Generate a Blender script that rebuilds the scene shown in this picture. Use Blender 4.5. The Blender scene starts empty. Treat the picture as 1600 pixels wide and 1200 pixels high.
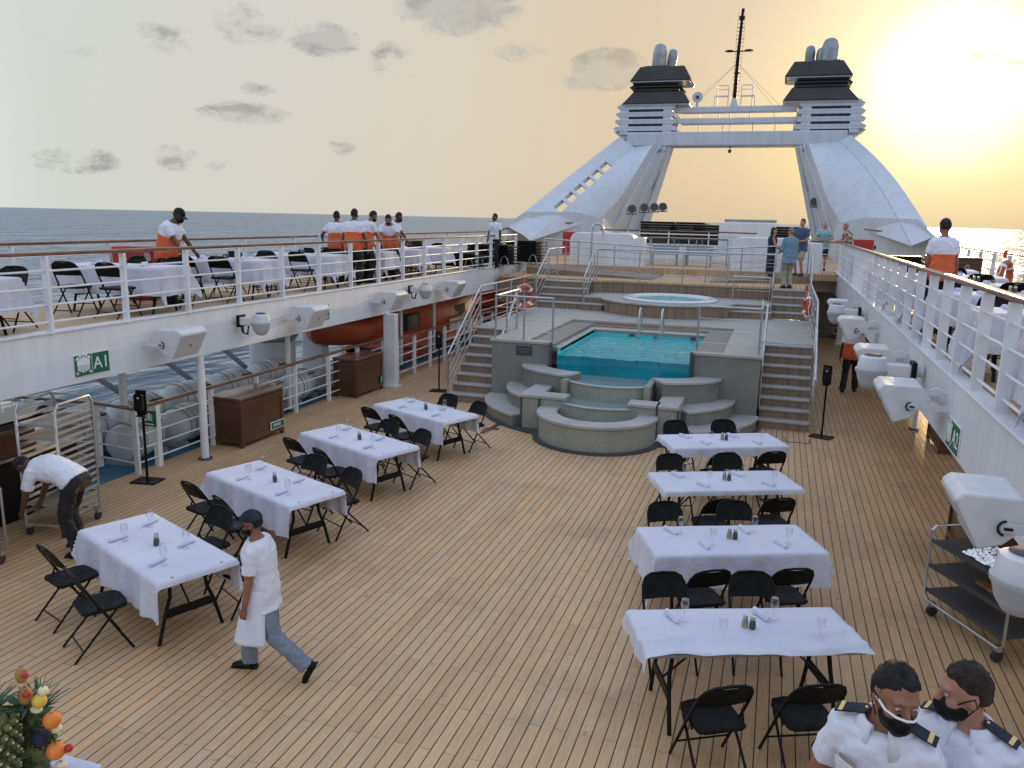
import bpy, bmesh, math, random
from mathutils import Vector, Matrix, Quaternion
random.seed(7)
sc = bpy.context.scene
R = math.radians
# ------------------------------------------------------------------ camera
cd = bpy.data.cameras.new('camera'); cam = bpy.data.objects.new('camera', cd)
sc.collection.objects.link(cam); sc.camera = cam
_F, _U, _V, _SL = 1275.0, 1223.0-800, 350.0-600, 0.0219
def _axes():
    F = Vector((_U, _V, _F)).normalized(); d = Vector((1, _SL, 0))
    N = d.cross(F).normalized()
    if N.y > 0: N = -N
    X = F.cross(N).normalized()
    if X.x < 0: X = -X
    return X, F, N
_X, _Y, _Z = _axes()
rows = [(_X.x, -_X.y, -_X.z), (_Y.x, -_Y.y, -_Y.z), (_Z.x, -_Z.y, -_Z.z)]
cam.matrix_world = Matrix.Translation((0, 0, 4.15)) @ Matrix(rows).to_4x4()
cd.sensor_width = 36; cd.lens = 1275/1600*36; cd.clip_end = 200000; cd.clip_start = .05
# ------------------------------------------------------------------ world
SUN = Vector((0.155, 0.977, 0.146)).normalized()
w = bpy.data.worlds.new('World'); sc.world = w; w.use_nodes = True
nt = w.node_tree; nt.nodes.clear()
def N(t, **k):
    n = nt.nodes.new(t)
    for a, b in k.items(): setattr(n, a, b)
    return n
def L(a, b): nt.links.new(a, b)
def setin(n, d):
    for k, v in d.items():
        if hasattr(v, 'is_output') and v.is_output: nt.links.new(v, n.inputs[k])
        else: n.inputs[k].default_value = v
    return n
def M_(op, a, b=None, c=None, clamp=False):
    n = N('ShaderNodeMath', operation=op); n.use_clamp = clamp
    d = {0: a}
    if b is not None: d[1] = b
    if c is not None: d[2] = c
    return setin(n, d).outputs[0]
def ramp(fac, stops, interp='EASE'):
    n = N('ShaderNodeValToRGB'); cr = n.color_ramp; cr.interpolation = interp
    cr.elements[0].position = stops[0][0]; cr.elements[1].position = stops[-1][0]
    for p, c in stops[1:-1]: cr.elements.new(p)
    for e, (p, c) in zip(sorted(cr.elements, key=lambda e: e.position), stops):
        e.color = (*c, 1) if len(c) == 3 else c
    L(fac, n.inputs[0]); return n.outputs[0]
def mixc(f, a, b, bt='MIX'):
    n = N('ShaderNodeMix', data_type='RGBA', blend_type=bt)
    for i, v in ((0, f), (6, a), (7, b)):
        if hasattr(v, 'is_output'): L(v, n.inputs[i])
        else: n.inputs[i].default_value = v if i == 0 else (*v, 1)
    return n.outputs[2]
tc = N('ShaderNodeTexCoord'); dirv = tc.outputs['Generated']
nrm = N('ShaderNodeVectorMath', operation='NORMALIZE'); L(dirv, nrm.inputs[0]); dirv = nrm.outputs[0]
sep = N('ShaderNodeSeparateXYZ'); L(dirv, sep.inputs[0])
dot = N('ShaderNodeVectorMath', operation='DOT_PRODUCT'); L(dirv, dot.inputs[0]); dot.inputs[1].default_value = SUN
ang = M_('ARCCOSINE', M_('MINIMUM', dot.outputs['Value'], .99999)); angd = M_('DIVIDE', ang, math.pi)
d = lambda a: a/180
# aureole by angle from the low hazy sun; unseen side sky brightened as fill
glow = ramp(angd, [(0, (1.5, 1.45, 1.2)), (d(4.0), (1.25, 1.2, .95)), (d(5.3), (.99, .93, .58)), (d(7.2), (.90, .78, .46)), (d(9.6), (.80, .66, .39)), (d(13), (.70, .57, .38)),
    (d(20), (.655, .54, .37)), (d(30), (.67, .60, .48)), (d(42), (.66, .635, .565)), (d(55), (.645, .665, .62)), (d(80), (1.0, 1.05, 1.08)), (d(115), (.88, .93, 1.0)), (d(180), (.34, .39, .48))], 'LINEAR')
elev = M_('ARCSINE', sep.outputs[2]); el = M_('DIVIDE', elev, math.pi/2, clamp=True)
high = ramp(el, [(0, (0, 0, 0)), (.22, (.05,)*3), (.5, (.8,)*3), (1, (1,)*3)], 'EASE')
sky = mixc(high, glow, (.64, .79, 1.15))  # overhead sky, out of view, brightened to add light on the deck
# golden band low over the horizon near the sun, greyer band far from it
lowm = M_('MULTIPLY', ramp(el, [(0, (1,)*3), (.12, (0,)*3)]), ramp(angd, [(0, (1,)*3), (d(28), (.15,)*3), (d(50), (0,)*3)]))
sky = mixc(M_('MULTIPLY', lowm, .4), sky, (.66, .50, .28))
# puffs of cloud: soft noise kept to chosen directions
def blob(direction, rx, ry, seed, k=1.0):
    D = Vector(direction).normalized(); side = D.cross(Vector((0, 0, 1))).normalized(); up = side.cross(D)
    def comp(v):
        n = N('ShaderNodeVectorMath', operation='DOT_PRODUCT'); L(dirv, n.inputs[0]); n.inputs[1].default_value = v; return n.outputs['Value']
    a = M_('DIVIDE', comp(side), rx); b = M_('DIVIDE', comp(up), ry)
    r2 = M_('ADD', M_('MULTIPLY', a, a), M_('MULTIPLY', b, b))
    f = M_('SUBTRACT', 1.0, r2)
    front = M_('GREATER_THAN', comp(D), .5)
    return M_('MULTIPLY', M_('MULTIPLY', M_('MAXIMUM', f, 0.0), front), k)
mp = N('ShaderNodeMapping'); mp.inputs['Scale'].default_value = (1, 1, 2.0); L(dirv, mp.inputs[0])
def pix(u, v):
    c = Vector((u-800, v-600, 1275)); return (_X.dot(c), _Y.dot(c), _Z.dot(c))
CL = [((715, 15), .085, .035, 1.8), ((505, 62), .05, .022, 1.7), ((395, 40), .055, .03, .75), ((255, 60), .045, .025, .7), ((385, 178), .065, .018, .9),
      ((815, 82), .04, .014, 1.0), ((950, 108), .055, .028, 2.0), ((905, 130), .03, .012, 1.5), ((1075, 108), .035, .018, .9), ((275, 245), .03, .02, .6), ((535, 228), .02, .018, .6), ((120, 250), .06, .02, .5),
      ((340, 265), .04, .016, .35), ((385, 140), .05, .012, .35), ((620, 95), .05, .03, .35), ((1540, 85), .026, .007, .8), ((1590, 97), .014, .004, .8), ((90, 60), .12, .03, .2)]
tot = None
for (p, rx, ry, k) in CL:
    # directions in the sky, from the bearing and height each puff has
    D = pix(*p); b_ = blob(D, rx*.9, ry*.9, 0, k); tot = b_ if tot is None else M_('MAXIMUM', tot, b_)
nz = N('ShaderNodeTexNoise'); setin(nz, {'Scale': 20.0, 'Detail': 10.0, 'Roughness': .66, 'Distortion': .35}); L(mp.outputs[0], nz.inputs['Vector'])
nz2 = N('ShaderNodeTexNoise'); setin(nz2, {'Scale': 3.0, 'Detail': 4.0, 'Roughness': .5}); L(mp.outputs[0], nz2.inputs['Vector'])
cm = M_('ADD', tot, M_('MULTIPLY', M_('SUBTRACT', nz.outputs[0], .5), 3.9))
cm = ramp(M_('MULTIPLY', cm, M_('MINIMUM', M_('MULTIPLY', tot, 4.0), 1.0)), [(.22, (0,)*3), (.60, (.34,)*3), (1.0, (.74,)*3)])
sky = mixc(M_('MULTIPLY', ramp(nz2.outputs[0], [(.4, (0,)*3), (.7, (1,)*3)]), .10), sky, (.62, .62, .62))
ccol = mixc(ramp(angd, [(d(6), (0,)*3), (d(26), (1,)*3)]), (.74, .58, .30), ramp(nz.outputs[0], [(.45, (.46, .46, .44)), (.68, (.29, .29, .29))]))
sky = mixc(cm, sky, ccol)
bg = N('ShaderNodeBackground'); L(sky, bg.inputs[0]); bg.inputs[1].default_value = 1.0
# physical sky at a small strength for the rest of the dome's light
ns = N('ShaderNodeTexSky', sky_type='NISHITA'); ns.sun_disc = False; ns.sun_elevation = R(8.4); ns.sun_rotation = R(9.0); ns.dust_density = 4
bg2 = N('ShaderNodeBackground'); L(ns.outputs[0], bg2.inputs[0]); bg2.inputs[1].default_value = .004
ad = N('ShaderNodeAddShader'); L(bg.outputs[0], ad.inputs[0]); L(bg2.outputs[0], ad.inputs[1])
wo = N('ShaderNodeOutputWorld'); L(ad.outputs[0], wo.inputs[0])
# ------------------------------------------------------------------ sun
sd = bpy.data.lights.new('sun', 'SUN'); so = bpy.data.objects.new('sun', sd); sc.collection.objects.link(so)
sd.energy = 2.0; sd.angle = R(2.5); sd.color = (1.0, .66, .33)
so.rotation_euler = (-SUN).to_track_quat('-Z', 'Y').to_euler()
sc.view_settings.view_transform = 'Standard'; sc.view_settings.look = 'None'; sc.view_settings.exposure = 0.0; sc.view_settings.gamma = 1
# ------------------------------------------------------------------ materials
def mat(name, col=(.5, .5, .5), rough=.5, metal=0.0, spec=None, bump=None, emit=None, fn=None):
    global nt
    m = bpy.data.materials.new(name); m.use_nodes = True; nt = m.node_tree
    b = nt.nodes['Principled BSDF']
    b.inputs['Base Color'].default_value = (*col, 1); b.inputs['Roughness'].default_value = rough; b.inputs['Metallic'].default_value = metal
    if spec is not None: b.inputs['Specular IOR Level'].default_value = spec
    if fn: fn(b, m)
    elif bump:            # (scale, strength, colour variation)
        tcn = N('ShaderNodeTexCoord'); n = N('ShaderNodeTexNoise'); setin(n, {'Scale': bump[0], 'Detail': 6.0, 'Roughness': .6}); L(tcn.outputs['Object'], n.inputs['Vector'])
        if bump[1]:
            bp = N('ShaderNodeBump'); setin(bp, {'Strength': bump[1], 'Distance': .01}); L(n.outputs[0], bp.inputs['Height']); L(bp.outputs[0], b.inputs['Normal'])
        v = bump[2] if len(bump) > 2 else 0
        if v:
            n2 = N('ShaderNodeTexNoise'); setin(n2, {'Scale': bump[0]*.23, 'Detail': 5.0}); L(tcn.outputs['Object'], n2.inputs['Vector'])
            lo = tuple(c*(1-v) for c in col); hi = tuple(min(1, c*(1+v*.5)) for c in col)
            L(ramp(n2.outputs[0], [(.3, lo), (.7, hi)]), b.inputs['Base Color'])
            L(ramp(n2.outputs[0], [(.3, (min(1, rough*1.25),)*3), (.7, (rough*.8,)*3)]), b.inputs['Roughness'])
    return m
def geopos():
    g = N('ShaderNodeNewGeometry'); s = N('ShaderNodeSeparateXYZ'); L(g.outputs['Position'], s.inputs[0]); return g.outputs['Position'], s
PW, PL = .1061, 1.19
def deck_fn(axis=0, pal=1.14, gap=.0050, joint=True, cross=1):
    def f(b, m):
        pos, s = geopos()
        px = M_('DIVIDE', M_('ADD', s.outputs[axis], .83), PW); ip = M_('FLOOR', px); fx = M_('FRACT', px)
        par = M_('MODULO', M_('ADD', ip, 1000.0), 2.0)
        py = M_('ADD', M_('DIVIDE', M_('SUBTRACT', s.outputs[cross], 4.72), PL), M_('MULTIPLY', par, .5)); iy = M_('FLOOR', py); fy = M_('FRACT', py)
        ex = M_('MULTIPLY', M_('MINIMUM', fx, M_('SUBTRACT', 1.0, fx)), PW)
        ey = M_('MULTIPLY', M_('MINIMUM', fy, M_('SUBTRACT', 1.0, fy)), PL)
        seam = M_('LESS_THAN', ex, gap)
        cb = N('ShaderNodeCombineXYZ'); L(ip, cb.inputs[0]); L(iy, cb.inputs[1])
        wn = N('ShaderNodeTexWhiteNoise', noise_dimensions='3D'); L(cb.outputs[0], wn.inputs['Vector'])
        k = pal
        base = ramp(wn.outputs['Value'], [(0, (.455*k, .285*k, .145*k)), (.25, (.53*k, .345*k, .178*k)), (.5, (.47*k, .302*k, .158*k)), (.8, (.54*k, .36*k, .19*k)), (.93, (.47*k, .33*k, .195*k)), (1, (.58*k, .34*k, .15*k))], 'LINEAR')
        mpn = N('ShaderNodeMapping'); L(pos, mpn.inputs[0]); sc_ = [0, 0, 1]; sc_[axis] = 55; sc_[cross] = 3.5; mpn.inputs['Scale'].default_value = sc_
        g1 = N('ShaderNodeTexNoise'); setin(g1, {'Scale': 1.0, 'Detail': 5.0, 'Roughness': .65}); L(mpn.outputs[0], g1.inputs['Vector'])
        base = mixc(.35, base, ramp(g1.outputs[0], [(.3, (.62,)*3), (.7, (1.25,)*3)]), 'MULTIPLY')
        g2 = N('ShaderNodeTexNoise'); setin(g2, {'Scale': .7, 'Detail': 6.0, 'Roughness': .6}); L(pos, g2.inputs['Vector'])
        base = mixc(.6, base, ramp(g2.outputs[0], [(.28, (.66, .66, .68)), (.5, (1, 1, 1)), (.7, (1.12, 1.10, 1.06))]), 'MULTIPLY')
        # small dark drips and scuffs
        g3 = N('ShaderNodeTexNoise'); setin(g3, {'Scale': 7.0, 'Detail': 2.0}); L(pos, g3.inputs['Vector'])
        base = mixc(M_('MULTIPLY', ramp(g3.outputs[0], [(.70, (0,)*3), (.76, (1,)*3)]), .4), base, (.14, .09, .06))
        if joint: base = mixc(M_('MULTIPLY', M_('LESS_THAN', ey, .0038), .62), base, (.09, .06, .045))
        base = mixc(seam, base, (.018, .013, .011))
        L(base, b.inputs['Base Color'])
        L(ramp(g1.outputs[0], [(.3, (.62,)*3), (.7, (.46,)*3)]), b.inputs['Roughness'])
        bp = N('ShaderNodeBump'); setin(bp, {'Strength': .6, 'Distance': .004})
        L(M_('SUBTRACT', M_('MULTIPLY', g1.outputs[0], .35), seam), bp.inputs['Height']); L(bp.outputs[0], b.inputs['Normal'])
        b.inputs['Specular IOR Level'].default_value = .55
    return f
def clad_fn(b, m):      # narrow upright boards
    pos, s = geopos()
    px = M_('DIVIDE', M_('ADD', M_('ADD', s.outputs[0], M_('MULTIPLY', s.outputs[1], .02)), 50.0), .062); fx = M_('FRACT', px); ip = M_('FLOOR', px)
    wn = N('ShaderNodeTexWhiteNoise', noise_dimensions='1D'); L(ip, wn.inputs['W'])
    base = ramp(wn.outputs['Value'], [(0, (.24, .165, .11)), (.5, (.29, .205, .14)), (1, (.20, .14, .095))], 'LINEAR')
    base = mixc(M_('LESS_THAN', fx, .09), base, (.02, .016, .013)); L(base, b.inputs['Base Color'])
def tile_fn(size, c1, c2, grout, gw, vary=.06):
    def f(b, m):
        pos, s = geopos(); e = None; cc = []
        for ax in range(3):
            p = M_('DIVIDE', M_('ADD', s.outputs[ax], 50.013), size[ax]); f_ = M_('FRACT', p)
            q = M_('LESS_THAN', M_('MULTIPLY', M_('MINIMUM', f_, M_('SUBTRACT', 1.0, f_)), size[ax]), gw)
            cc.append((p, q))
        g = N('ShaderNodeNewGeometry'); sn = N('ShaderNodeSeparateXYZ'); L(g.outputs['True Normal'], sn.inputs[0])
        tot = None; cb = N('ShaderNodeCombineXYZ')
        for ax in range(3):
            wgt = M_('LESS_THAN', M_('ABSOLUTE', sn.outputs[ax]), .7)
            t = M_('MULTIPLY', cc[ax][1], wgt); tot = t if tot is None else M_('MAXIMUM', tot, t)
            L(M_('MULTIPLY', M_('FLOOR', cc[ax][0]), wgt), cb.inputs[ax])
        wn = N('ShaderNodeTexWhiteNoise', noise_dimensions='3D'); L(cb.outputs[0], wn.inputs['Vector'])
        n = N('ShaderNodeTexNoise'); setin(n, {'Scale': 3.0, 'Detail': 8.0, 'Roughness': .6}); L(pos, n.inputs['Vector'])
        base = mixc(wn.outputs['Value'], c1, c2)
        base = mixc(.5, base, ramp(n.outputs[0], [(.3, (.78,)*3), (.7, (1.12,)*3)]), 'MULTIPLY')
        L(mixc(tot, base, grout), b.inputs['Base Color'])
    return f
def cloth_fn(b, m):
    tcn = N('ShaderNodeTexCoord'); oi = N('ShaderNodeObjectInfo')
    ad_ = N('ShaderNodeVectorMath', operation='ADD'); L(tcn.outputs['Object'], ad_.inputs[0]); L(oi.outputs['Location'], ad_.inputs[1])
    n = N('ShaderNodeTexNoise'); setin(n, {'Scale': 4.5, 'Detail': 4.0, 'Roughness': .5, 'Distortion': .9}); L(ad_.outputs[0], n.inputs['Vector'])
    bp = N('ShaderNodeBump'); setin(bp, {'Strength': .75, 'Distance': .03}); L(n.outputs[0], bp.inputs['Height'])
    n2 = N('ShaderNodeTexNoise'); setin(n2, {'Scale': 1.6, 'Detail': 3.0}); L(ad_.outputs[0], n2.inputs['Vector'])
    bp2 = N('ShaderNodeBump'); setin(bp2, {'Strength': .3, 'Distance': .05}); L(n2.outputs[0], bp2.inputs['Height']); L(bp.outputs[0], bp2.inputs['Normal']); L(bp2.outputs[0], b.inputs['Normal'])
    L(ramp(n2.outputs[0], [(.3, (.60, .60, .68)), (.7, (.67, .67, .74))]), b.inputs['Base Color'])
    b.inputs['Sheen Weight'].default_value = .15
def sea_fn(b, m):
    pos, s = geopos(); h = None
    for scl, amp, st in ((.02, 1.0, (1, .35, 1)), (.09, .55, (1, .5, 1)), (.42, .26, (1, .6, 1)), (1.7, .10, (1, .8, 1))):
        mpn = N('ShaderNodeMapping'); L(pos, mpn.inputs[0]); mpn.inputs['Scale'].default_value = st; mpn.inputs['Rotation'].default_value = (0, 0, R(28))
        n = N('ShaderNodeTexNoise'); setin(n, {'Scale': scl, 'Detail': 4.0, 'Roughness': .6, 'Distortion': .4}); L(mpn.outputs[0], n.inputs['Vector'])
        a = M_('MULTIPLY', n.outputs[0], amp/scl*.11); h = a if h is None else M_('ADD', h, a)
    bp = N('ShaderNodeBump'); setin(bp, {'Strength': 1.0, 'Distance': 3.2}); L(h, bp.inputs['Height']); L(bp.outputs[0], b.inputs['Normal'])
    n = N('ShaderNodeTexNoise'); setin(n, {'Scale': .012, 'Detail': 5.0}); L(pos, n.inputs['Vector'])
    out = nt.nodes['Material Output']; df = N('ShaderNodeBsdfDiffuse'); L(ramp(n.outputs[0], [(.35, (.05, .085, .12)), (.65, (.07, .105, .135))]), df.inputs[0]); L(bp.outputs[0], df.inputs['Normal'])
    gl = N('ShaderNodeBsdfGlossy'); gl.inputs[0].default_value = (.70, .75, .80, 1); gl.inputs['Roughness'].default_value = .3; L(bp.outputs[0], gl.inputs['Normal'])
    fr = N('ShaderNodeFresnel'); fr.inputs[0].default_value = 1.33; L(bp.outputs[0], fr.inputs['Normal'])
    mx = N('ShaderNodeMixShader'); L(M_('MULTIPLY', fr.outputs[0], .9), mx.inputs[0]); L(df.outputs[0], mx.inputs[1]); L(gl.outputs[0], mx.inputs[2]); L(mx.outputs[0], out.inputs[0])
def water_fn(col, scale, dist, alpha=None):
    def f(b, m):
        pos, s = geopos()
        n = N('ShaderNodeTexNoise'); setin(n, {'Scale': scale, 'Detail': 3.0, 'Roughness': .55, 'Distortion': .6}); L(pos, n.inputs['Vector'])
        bp = N('ShaderNodeBump'); setin(bp, {'Strength': 1.0, 'Distance': dist}); L(n.outputs[0], bp.inputs['Height']); L(bp.outputs[0], b.inputs['Normal'])
        b.inputs['IOR'].default_value = 1.33
        if alpha is not None: b.inputs['Alpha'].default_value = alpha
    return f
def pool_fn(b, m):
    pos, s = geopos(); out = nt.nodes['Material Output']
    n = N('ShaderNodeTexNoise'); setin(n, {'Scale': 5.5, 'Detail': 3.5, 'Roughness': .6, 'Distortion': .8}); L(pos, n.inputs['Vector'])
    bp = N('ShaderNodeBump'); setin(bp, {'Strength': 1.0, 'Distance': .055}); L(n.outputs[0], bp.inputs['Height'])
    t = N('ShaderNodeBsdfTransparent'); t.inputs[0].default_value = (.72, .97, .98, 1); df = N('ShaderNodeBsdfDiffuse'); df.inputs[0].default_value = (.16, .78, .80, 1); L(bp.outputs[0], df.inputs['Normal'])
    gl = N('ShaderNodeBsdfGlossy'); gl.inputs['Roughness'].default_value = .06; L(bp.outputs[0], gl.inputs['Normal']); fr = N('ShaderNodeFresnel'); fr.inputs[0].default_value = 1.33; L(bp.outputs[0], fr.inputs['Normal'])
    m1 = N('ShaderNodeMixShader'); m1.inputs[0].default_value = .5; L(t.outputs[0], m1.inputs[1]); L(df.outputs[0], m1.inputs[2])
    m2 = N('ShaderNodeMixShader'); L(fr.outputs[0], m2.inputs[0]); L(m1.outputs[0], m2.inputs[1]); L(gl.outputs[0], m2.inputs[2]); L(m2.outputs[0], out.inputs[0])
def thin_glass(b, m):
    out = nt.nodes['Material Output']; t = N('ShaderNodeBsdfTransparent'); g = N('ShaderNodeBsdfGlossy'); g.inputs['Roughness'].default_value = .04
    t.inputs[0].default_value = (.96, .97, .98, 1)
    fr = N('ShaderNodeLayerWeight'); fr.inputs[0].default_value = .22
    mx = N('ShaderNodeMixShader'); L(M_('ADD', M_('MULTIPLY', fr.outputs[1], .75), .05), mx.inputs[0]); L(t.outputs[0], mx.inputs[1]); L(g.outputs[0], mx.inputs[2]); L(mx.outputs[0], out.inputs[0])
def pool_glass(b, m):
    out = nt.nodes['Material Output']; t = N('ShaderNodeBsdfTransparent'); g = N('ShaderNodeBsdfGlossy'); g.inputs['Roughness'].default_value = .03
    t.inputs[0].default_value = (.92, .98, .99, 1); fr = N('ShaderNodeFresnel'); fr.inputs[0].default_value = 1.45
    mx = N('ShaderNodeMixShader'); L(fr.outputs[0], mx.inputs[0]); L(t.outputs[0], mx.inputs[1]); L(g.outputs[0], mx.inputs[2]); L(mx.outputs[0], out.inputs[0])
def paint_fn(col, streak=.25):
    def f(b, m):
        pos, s = geopos(); mpn = N('ShaderNodeMapping'); L(pos, mpn.inputs[0]); mpn.inputs['Scale'].default_value = (5, 5, .5)
        n = N('ShaderNodeTexNoise'); setin(n, {'Scale': .8, 'Detail': 8.0, 'Roughness': .65}); L(mpn.outputs[0], n.inputs['Vector'])
        n2 = N('ShaderNodeTexNoise'); setin(n2, {'Scale': 1.1, 'Detail': 4.0}); L(pos, n2.inputs['Vector'])
        c = mixc(streak, col, mixc(1.0, col, ramp(n.outputs[0], [(.35, (.70, .66, .60)), (.62, (1.02,)*3)]), 'MULTIPLY'))
        L(mixc(.3, c, ramp(n2.outputs[0], [(.3, (.9, .9, .9)), (.7, (1.04,)*3)]), 'MULTIPLY'), b.inputs['Base Color'])
        bp = N('ShaderNodeBump'); setin(bp, {'Strength': .12, 'Distance': .05}); L(n2.outputs[0], bp.inputs['Height']); L(bp.outputs[0], b.inputs['Normal'])
    return f
def teak_fn(b, m):
    tcn = N('ShaderNodeTexCoord'); n = N('ShaderNodeTexNoise'); setin(n, {'Scale': 3.0, 'Detail': 6.0}); L(tcn.outputs['Object'], n.inputs['Vector'])
    L(ramp(n.outputs[0], [(.3, (.13, .055, .028)), (.7, (.24, .12, .065))]), b.inputs['Base Color'])
MT = {}
MT['deck'] = mat('teak_deck', fn=deck_fn())
MT['clad'] = mat('teak_cladding', rough=.6, fn=clad_fn)
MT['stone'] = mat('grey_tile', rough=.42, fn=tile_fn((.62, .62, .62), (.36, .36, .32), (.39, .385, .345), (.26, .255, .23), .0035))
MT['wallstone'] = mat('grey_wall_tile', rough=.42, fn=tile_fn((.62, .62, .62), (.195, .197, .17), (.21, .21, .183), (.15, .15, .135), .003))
MT['mosaic'] = mat('mosaic_tile', rough=.35, fn=tile_fn((.036, .036, .036), (.32, .33, .27), (.39, .40, .33), (.22, .22, .18), .0024))
MT['nosing'] = mat('stone_tread', (.40, .39, .36), .5, bump=(9, .15, .15))
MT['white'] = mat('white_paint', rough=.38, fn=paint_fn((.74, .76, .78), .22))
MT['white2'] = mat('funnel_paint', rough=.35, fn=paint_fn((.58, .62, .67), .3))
MT['rail'] = mat('rail_paint', (.76, .77, .78), .35, bump=(14, .05, .1))
MT['teak'] = mat('varnished_teak', rough=.22, fn=teak_fn)
MT['steel'] = mat('brushed_steel', (.55, .56, .57), .28, 1.0, bump=(20, .05, .15))
MT['alu'] = mat('dull_aluminium', (.52, .53, .54), .4, .9, bump=(12, .08, .2))
MT['black'] = mat('black_enamel', (.006, .006, .006), .45, spec=.2, bump=(25, .05, .2))
MT['vinyl'] = mat('black_vinyl', (.008, .009, .008), .55, spec=.15, bump=(60, .15, .2))
MT['cloth'] = mat('white_linen', (.78, .78, .82), .85, fn=cloth_fn)
MT['linen'] = mat('napkin_linen', (.66, .68, .82), .8, bump=(40, .4, .1))
MT['tabletop'] = mat('table_laminate', (.40, .36, .31), .5, bump=(8, .05, .15))
MT['glass'] = mat('thin_glass', fn=thin_glass)
MT['pane'] = mat('acrylic_panel', fn=pool_glass)
MT['sea'] = mat('sea', rough=.16, fn=sea_fn)
MT['pool'] = mat('pool_water', (.16, .68, .68), .05, fn=pool_fn)
MT['basin'] = mat('turquoise_liner', (.04, .80, .88), .4, bump=(6, .05, .12))
MT['spawater'] = mat('cascade_water', (.30, .42, .40), .05, fn=water_fn(None, 16.0, .012, .6))
MT['tubwater'] = mat('hot_tub_water', (.18, .42, .42), .05, fn=water_fn(None, 12.0, .025))
MT['acryl'] = mat('tub_shell', (.62, .68, .68), .2)
MT['funnelblack'] = mat('black_funnel_paint', (.035, .034, .03), .45, bump=(3, .1, .25))
MT['pipe'] = mat('exhaust_steel', (.30, .32, .35), .35, .6, bump=(4, .2, .3))
MT['brown'] = mat('mahogany_box', (.105, .045, .022), .3, bump=(5, .08, .3))
MT['browntop'] = mat('locker_top', (.16, .10, .07), .22, bump=(5, .08, .3))
MT['red'] = mat('red_locker_paint', (.42, .03, .025), .4, bump=(8, .1, .2))
MT['orange'] = mat('lifeboat_orange', (.50, .085, .03), .4, bump=(4, .1, .25))
MT['orangecloth'] = mat('orange_fabric', (.70, .13, .04), .8, bump=(30, .25, .12))
MT['whitecloth'] = mat('shirt_cotton', (.72, .73, .80), .85, bump=(22, .35, .06))
MT['green'] = mat('sign_green', (.01, .13, .06), .4)
MT['signwhite'] = mat('sign_white', (.8, .82, .8), .5)
MT['bluepaint'] = mat('blue_deck_paint', (.035, .14, .22), .5, bump=(6, .1, .3))
MT['gold'] = mat('gold_braid', (.75, .55, .2), .5)
MT['navy'] = mat('navy_cloth', (.014, .018, .035), .8, bump=(40, .2, .1))
MT['trouser'] = mat('black_trouser', (.012, .012, .014), .85, bump=(30, .3, .2))
MT['check'] = mat('blue_grey_check', (.20, .23, .28), .85, bump=(160, .3, .10))
MT['khaki'] = mat('khaki_cotton', (.34, .31, .24), .85, bump=(30, .3, .1))
MT['cyan'] = mat('pale_blue_linen', (.24, .48, .50), .85, bump=(30, .3, .1))
MT['denim'] = mat('blue_shirt', (.16, .27, .36), .85, bump=(30, .3, .25))
MT['darkblue'] = mat('dark_blue_shirt', (.05, .09, .17), .85, bump=(30, .3, .1))
def floral_fn(b, m):
    tcn = N('ShaderNodeTexCoord'); v = N('ShaderNodeTexVoronoi'); setin(v, {'Scale': 16.0}); L(tcn.outputs['Object'], v.inputs['Vector'])
    s = N('ShaderNodeSeparateColor'); L(v.outputs['Color'], s.inputs[0])
    L(ramp(s.outputs[0], [(0, (.05, .04, .04)), (.3, (.45, .38, .28)), (.55, (.30, .10, .06)), (.75, (.60, .55, .45)), (.9, (.08, .10, .07))], 'CONSTANT'), b.inputs['Base Color'])
MT['floral'] = mat('floral_print', rough=.85, fn=floral_fn)
def skin_m(n, c):
    m = mat(n, c, .5, bump=(30, .1, .15)); b = m.node_tree.nodes['Principled BSDF']
    b.inputs['Subsurface Weight'].default_value = .12; b.inputs['Subsurface Radius'].default_value = (.02, .008, .004); return m
MT['skin'] = skin_m('skin_light', (.44, .22, .145)); MT['skin2'] = skin_m('skin_tan', (.27, .12, .07)); MT['skin3'] = skin_m('skin_dark', (.10, .045, .028))
MT['hair'] = mat('dark_hair', (.009, .007, .006), .75, bump=(90, .8, .4)); MT['hairb'] = mat('brown_hair', (.028, .015, .009), .75, bump=(90, .8, .4)); MT['hairg'] = mat('grey_hair', (.22, .19, .16), .6, bump=(90, .8, .4))
MT['eye'] = mat('eye_white', (.42, .38, .36), .2); MT['rubber'] = mat('black_rubber', (.02, .02, .02), .6)
MT['foil'] = mat('aluminium_foil', (.75, .76, .78), .15, 1.0, bump=(26, 1.0))
MT['bread'] = mat('brown_bread', (.22, .09, .035), .7, bump=(30, .5, .4)); MT['food'] = mat('crumb_food', (.38, .33, .22), .8, bump=(40, .5, .4))
MT['leaf'] = mat('pineapple_leaf', (.09, .18, .10), .45, bump=(30, .2, .4)); MT['pine'] = mat('pineapple_skin', (.12, .13, .045), .6, bump=(70, .6, .6))
MT['pinespot'] = mat('pineapple_eye', (.50, .48, .25), .6)
MT['yellow'] = mat('yellow_fruit', (.75, .50, .08), .45, bump=(30, .2, .15)); MT['ofruit'] = mat('orange_fruit', (.80, .22, .03), .45, bump=(60, .3, .15)); MT['pear'] = mat('brown_pear', (.42, .22, .06), .5, bump=(40, .2, .25))
MT['redfruit'] = mat('red_fruit', (.45, .03, .03), .4); MT['cream'] = mat('cream_fruit', (.75, .68, .42), .5)
MT['raft'] = mat('liferaft_shell', (.66, .68, .70), .3, bump=(3, .15, .2)); MT['grey'] = mat('grey_paint', (.30, .32, .34), .5, bump=(5, .1, .2)); MT['darkgrey'] = mat('dark_grey_paint', (.06, .065, .07), .5, bump=(6, .1, .2))
MT['wall'] = mat('lower_wall_panel', (.16, .13, .10), .5, bump=(4, .1, .2))
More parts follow.
